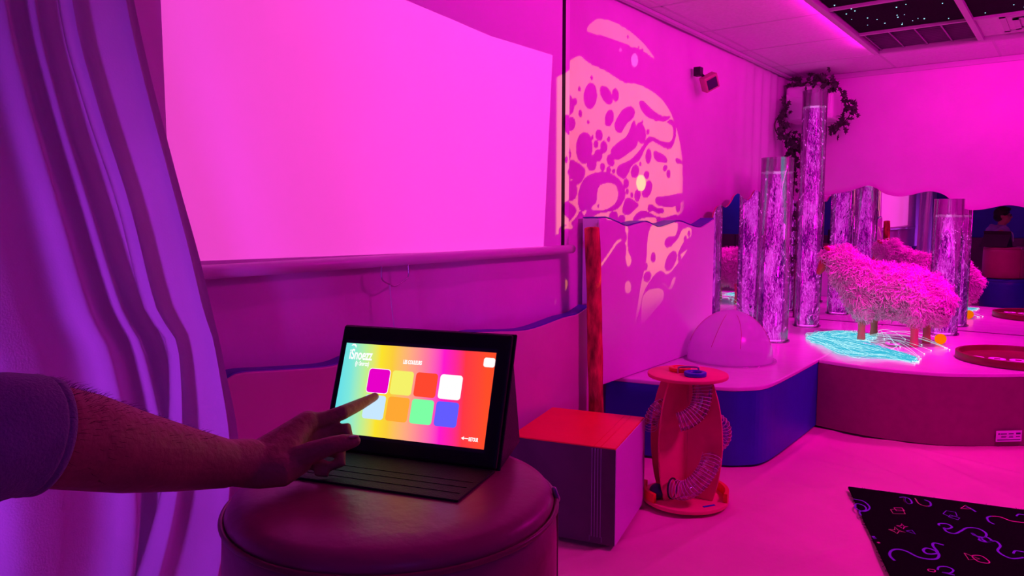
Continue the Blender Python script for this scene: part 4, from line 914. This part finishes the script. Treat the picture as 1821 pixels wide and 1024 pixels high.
# 1. video projector throwing the pink picture on the screen
Lp = Vector((1.35, 2.0, 2.05)); vp = thing('video_projector', Lp + Vector((.14, 0, -.05)), 'video projector under the ceiling facing the screen', 'projector')
quad = [wallpt(286, 0), wallpt(341, 463), wallpt(965, 441), wallpt(981, 98), wallpt(870, 64), wallpt(800, 34), wallpt(690, -12)]
quad[0] = (1.055, 2.06); quad[1] = (1.055, 1.145)
K = .03; inner = [Lp + (Vector((-1.985, y, z)) - Lp) * K for y, z in quad]
cy, cz = sum(q[0] for q in quad) / len(quad), sum(q[1] for q in quad) / len(quad)
outer = [Lp + (Vector((-1.985, cy + (y - cy) * 3.2, cz + (z - cz) * 4.5)) - Lp) * K for y, z in quad]
m = MB(); n_ = len(quad); m.add(inner + outer, [(i, (i + 1) % n_, n_ + (i + 1) % n_, n_ + i) for i in range(n_)]); m.build('lens_mask', M['blacktape'], vp)
MB().obox(Lp + Vector((.012, -.15, -.05)), (.26, 0, 0), (0, .30, 0), (0, 0, .12)).build('housing', M['barwhite'], vp, .01)
MB().box((Lp.x + .10, 1.98, Lp.z + .07), (Lp.x + .14, 2.02, CZ - .012)).build('ceiling_mount', M['metal'], vp)
PIC_POWER = 340.0
s = spot('picture_light', Lp, (-1.985, cy, cz), R(62), PIC_POWER, (1.0, .085, .66), 0.0, 0.0); s.parent = vp; s.matrix_parent_inverse = Matrix.Translation(-vp.location)

# 2. wheel projector with a liquid slide of magenta drops in orange oil
Lw = Vector((1.25, 4.30, 2.08)); wp = thing('wheel_projector', Lw + Vector((.12, 0, -.05)), 'wheel projector throwing orange oil drops on the wall', 'projector')
NG = 300; gy = np.linspace(2.6, 4.62, NG); gz = np.linspace(.55, 2.42, NG); GY, GZ = np.meshgrid(gy, gz)
def poly_mask(P):
    P = np.array(P); inside = np.zeros(GY.shape, bool)
    for i in range(len(P)):
        (x1_, y1_), (x2_, y2_) = P[i - 1], P[i]
        c = ((y1_ > GZ) != (y2_ > GZ)); xi = (x2_ - x1_) * (GZ - y1_) / (y2_ - y1_ + 1e-12) + x1_; inside ^= c & (GY < xi)
    return inside
def zz6(x, y): return wallpt(1000 + x / 3.4125, 30 + y / 3.4125)
def zz7(x, y): return wallpt(1000 + x / 3.4143, 300 + y / 3.4143)
def zz7p(x, y): # points that fall on the tall pad: where the beam would reach the wall behind it
    p = pX(1000 + x / 3.4143, 300 + y / 3.4143, -1.90); d = p - Lw; t = (-1.99 - Lw.x) / d.x; q = Lw + d * t; return q.y, q.z
def sm2(P, f): 
    c = smooth_curve([(x, y, 0) for x, y in P], 6, True); return [f(p.x, p.y) for p in c]
def ell(cx, cy_, rx, ry, rot=0): 
    return [(cx + rx * math.cos(a) * math.cos(R(rot)) - ry * math.sin(a) * math.sin(R(rot)), cy_ + rx * math.cos(a) * math.sin(R(rot)) + ry * math.sin(a) * math.cos(R(rot))) for a in [2 * math.pi * k / 10 for k in range(10)]]
orange = np.zeros(GY.shape); 
def paint(P, val):
    global orange
    orange[poly_mask(P)] = val
# orange oil
paint(sm2([(-170, 600), (-120, 420), (20, 335), (60, 290), (110, 248), (155, 238), (210, 280), (300, 325), (400, 392), (480, 405), (560, 440), (640, 500), (695, 585), (730, 690), (752, 800), (760, 900), (760, 1060), (755, 1180), (600, 1240), (400, 1260), (180, 1260), (0, 1300), (-120, 1350), (-180, 1100)], zz6), 1)
paint(sm2([(255, 12), (330, 25), (400, 60), (470, 112), (535, 175), (590, 252), (520, 205), (440, 175), (390, 150), (300, 115), (215, 95), (195, 65)], zz6), .75)
# magenta drops
D6 = [(212, 475, 39, 80, 3), (303, 470, 30, 62, -22), (355, 470, 20, 42, -5), (82, 525, 32, 63, -8), (119, 510, 13, 25, 0), (95, 643, 27, 42, 5), (30, 655, 30, 65, -8), (320, 610, 26, 52, 10), (147, 434, 9, 16, 0), (153, 580, 12, 22, 0), (220, 364, 8, 15, 0), (200, 632, 8, 12, 0),
      (175, 788, 50, 96, 3), (262, 712, 21, 36, -5), (288, 783, 21, 38, 0), (244, 767, 14, 24, 0), (257, 833, 24, 38, 0), (315, 737, 9, 18, 0), (223, 725, 8, 14, 0), (64, 826, 31, 50, 0), (219, 877, 30, 52, 0), (326, 866, 21, 38, -12), (281, 905, 14, 26, 0), (315, 923, 14, 22, 0), (343, 930, 10, 16, 0),
      (505, 700, 32, 66, -8), (549, 692, 10, 18, 0), (553, 840, 19, 46, 3), (658, 910, 13, 20, 10), (678, 945, 12, 28, 0), (469, 932, 25, 42, 10), (541, 953, 17, 26, 0), (58, 922, 22, 40, 0), (18, 868, 10, 22, 0), (502, 888, 7, 13, 0), (515, 630, 6, 11, 0), (427, 120, 6, 10, 0), (491, 183, 5, 8, 0), (514, 200, 6, 12, 0)]
for d in D6: paint(sm2(ell(*d), zz6), 0)
for P in ([(360, 690), (348, 650), (370, 595), (400, 555), (440, 538), (466, 560), (462, 605), (425, 640), (395, 690), (375, 702)],
          [(335, 850), (330, 800), (370, 755), (420, 715), (450, 640), (468, 625), (478, 680), (484, 770), (440, 815), (370, 862)],
          [(360, 935), (375, 895), (440, 860), (500, 800), (545, 730), (580, 722), (630, 745), (680, 755), (705, 720), (700, 660), (670, 635), (690, 618), (720, 640), (722, 720), (700, 785), (670, 795), (620, 770), (575, 752), (535, 790), (500, 860), (450, 900), (410, 975), (370, 960)],
          [(495, 510), (525, 510), (580, 560), (640, 595), (690, 598), (660, 628), (600, 625), (540, 600), (505, 555)],
          [(585, 820), (600, 808), (650, 830), (672, 860), (660, 880), (600, 866)], [(85, 870), (105, 862), (150, 885), (180, 920), (170, 975), (135, 1010), (105, 985), (85, 930)],
          [(720, 855), (735, 850), (765, 880), (730, 885)]): paint(sm2(P, zz6), 0)
D7 = [(88, 125, 45, 65, 0), (75, 20, 50, 40, 0), (60, 250, 70, 60, 20), (135, 300, 40, 55, 15), (485, 155, 20, 38, 5), (545, 118, 30, 55, 18), (415, 83, 17, 30, 0), (422, 130, 9, 18, 0), (449, 153, 9, 18, 0), (342, 283, 26, 34, 15), (385, 305, 24, 34, 20), (735, 225, 14, 32, 5), (20, 380, 50, 40, 0)]
for d in D7: paint(sm2(ell(*d), zz7), 0)
for P in ([(140, 220), (138, 140), (170, 60), (220, 22), (290, 12), (350, 35), (395, 85), (412, 150), (385, 215), (340, 248), (260, 262), (215, 290), (175, 285), (190, 240), (160, 250)],
          [(395, 260), (400, 205), (425, 168), (490, 205), (480, 230), (430, 272)], [(605, 165), (680, 155), (760, 140), (760, 190), (700, 225), (640, 220), (605, 205)],
          [(548, 240), (555, 212), (580, 210), (610, 228), (645, 232), (650, 255), (620, 265), (585, 250), (560, 255)],
          [(455, 300), (480, 265), (520, 245), (570, 262), (610, 280), (660, 285), (720, 270), (750, 290), (740, 330), (690, 318), (620, 320), (600, 290), (560, 285), (500, 300), (470, 320)]): paint(sm2(P, zz7), 0)
paint(sm2([(250, 140), (265, 95), (310, 80), (355, 95), (368, 150), (350, 205), (290, 240), (215, 235), (245, 195)], zz7), 1)
paint(sm2(ell(238, 190, 7, 12), zz7), 0); paint(sm2(ell(256, 218, 6, 10), zz7), 0)
# strands and streaks lower down
for P, f in (([(385, 350), (400, 350), (398, 440), (402, 500), (420, 550), (412, 588), (395, 588), (386, 545), (390, 480), (375, 445), (340, 450), (290, 520), (240, 590), (235, 580), (285, 505), (335, 435), (375, 420)], zz7p),
             ([(540, 350), (690, 320), (690, 400), (640, 415), (622, 450), (640, 480), (700, 430), (730, 370), (780, 360), (780, 410), (740, 440), (700, 530), (760, 490), (690, 590), (640, 640), (600, 620), (555, 650), (500, 740), (470, 850), (440, 960), (430, 985), (450, 880), (480, 700), (510, 560)], zz7p),
             ([(485, 800), (520, 740), (580, 725), (615, 745), (610, 800), (560, 860), (520, 910), (485, 942)], zz7p), (ell(400, 720, 19, 38), zz7p), ([(610, 690), (650, 720), (670, 670), (690, 660), (665, 730), (635, 715)], zz7p),
             ([(30, 680), (50, 660), (70, 675), (65, 715), (40, 745), (20, 770), (-10, 830), (-5, 790), (15, 750)], zz7), ([(-230, 560), (-215, 580), (-150, 570), (-130, 540), (-100, 575), (-50, 600), (-100, 600), (-140, 560), (-170, 590), (-215, 600)], zz7), ([(0, 352), (60, 330), (110, 280), (130, 250), (140, 262), (115, 295), (60, 345), (0, 372)], zz7)):
    paint(sm2(P, f), 1)
for d in ((375, 415, 18, 38, 0), (412, 355, 14, 25, 0), (553, 538, 15, 32, 3), (505, 595, 14, 26, 10), (517, 655, 23, 34, 15), (660, 560, 30, 66, 22), (650, 445, 26, 32, 10), (712, 542, 10, 22, 8), (748, 425, 10, 20, 0), (770, 395, 9, 20, 0)): paint(sm2(ell(*d), zz7p), 0)
yellow = np.zeros(GY.shape); yellow[poly_mask(sm2(ell(507, 80, 30, 50), zz7))] = 1; pinkd = np.zeros(GY.shape); pinkd[poly_mask(sm2(ell(467, 260, 21, 40), zz6))] = 1; pinkd[poly_mask(sm2(ell(384, 197, 7, 11), zz6))] = .6
fade = np.clip((.90 - np.sqrt(((GY - 3.58) / 1.0) ** 2 + ((GZ - 1.53)) ** 2)) / .10, 0, 1); fade2 = np.clip((GZ - .62) / .35, .25, 1) * fade
yellow *= fade; pinkd *= fade
ym = np.clip((GY - 2.93) / .02, 0, 1); fade *= ym; fade2 *= ym; yellow *= ym
base = np.stack([np.full(GY.shape, .02), np.zeros(GY.shape), np.full(GY.shape, .01)], -1) * fade[..., None]
ocol = np.array([1.0, .43, .0]); rgb = base + orange[..., None] * ocol * fade2[..., None]
rgb = rgb * (1 - yellow[..., None]) + yellow[..., None] * np.array([1.3, 1.9, .0]); rgb = rgb * (1 - pinkd[..., None]) + pinkd[..., None] * np.array([.9, .25, .75])
rgb = np.clip(rgb / 2.0, 0, 1)
K2 = .03; vs = np.stack([np.full(GY.shape, -1.99), GY, GZ], -1).reshape(-1, 3); vs = np.array(Lw) + (vs - np.array(Lw)) * K2
ii = np.arange(NG * NG).reshape(NG, NG); fcs = np.stack([ii[:-1, :-1], ii[:-1, 1:], ii[1:, 1:], ii[1:, :-1]], -1).reshape(-1, 4)
me = bpy.data.meshes.new('oil_slide'); me.from_pydata(vs.tolist(), [], fcs.tolist()); ca_ = me.color_attributes.new('tint', 'FLOAT_COLOR', 'POINT')
ca_.data.foreach_set('color', np.concatenate([rgb.reshape(-1, 3), np.ones((NG * NG, 1))], 1).astype(np.float32).ravel())
sm3 = bpy.data.materials.new('oil_slide'); sm3.use_nodes = True; n = sm3.node_tree.nodes; n.remove(n['Principled BSDF']); tb_ = n.new('ShaderNodeBsdfTransparent'); at = n.new('ShaderNodeAttribute'); at.attribute_name = 'tint'
sm3.node_tree.links.new(at.outputs['Color'], tb_.inputs[0]); sm3.node_tree.links.new(tb_.outputs[0], n['Material Output'].inputs[0]); me.materials.append(sm3); put('oil_slide', me, wp)
# opaque holder round the slide
ci = [(2.6, .55), (4.62, .55), (4.62, 2.42), (2.6, 2.42)]; co_ = [(0.2, -2.2), (7.6, -2.2), (7.6, 4.6), (0.2, 4.6)]
inner = [Lw + (Vector((-1.99, y, z)) - Lw) * K2 for y, z in ci]; outer = [Lw + (Vector((-1.99, y, z)) - Lw) * K2 for y, z in co_]
MB().add(inner + outer, [(i, (i + 1) % 4, 4 + (i + 1) % 4, 4 + i) for i in range(4)]).build('slide_holder', M['blacktape'], wp)
MB().obox(Lw + Vector((.012, -.09, -.06)), (.22, 0, 0), (0, .18, 0), (0, 0, .14)).build('housing', M['black'], wp, .01)
MB().box((Lw.x + .10, Lw.y - .02, Lw.z + .08), (Lw.x + .14, Lw.y + .02, CZ - .012)).build('ceiling_mount', M['metal'], wp)
s = spot('oil_light', Lw, (-1.99, 3.6, 1.5), R(60), 520.0, (1, 1, 1), 0.0, 0.0); s.parent = wp; s.matrix_parent_inverse = Matrix.Translation(-wp.location)
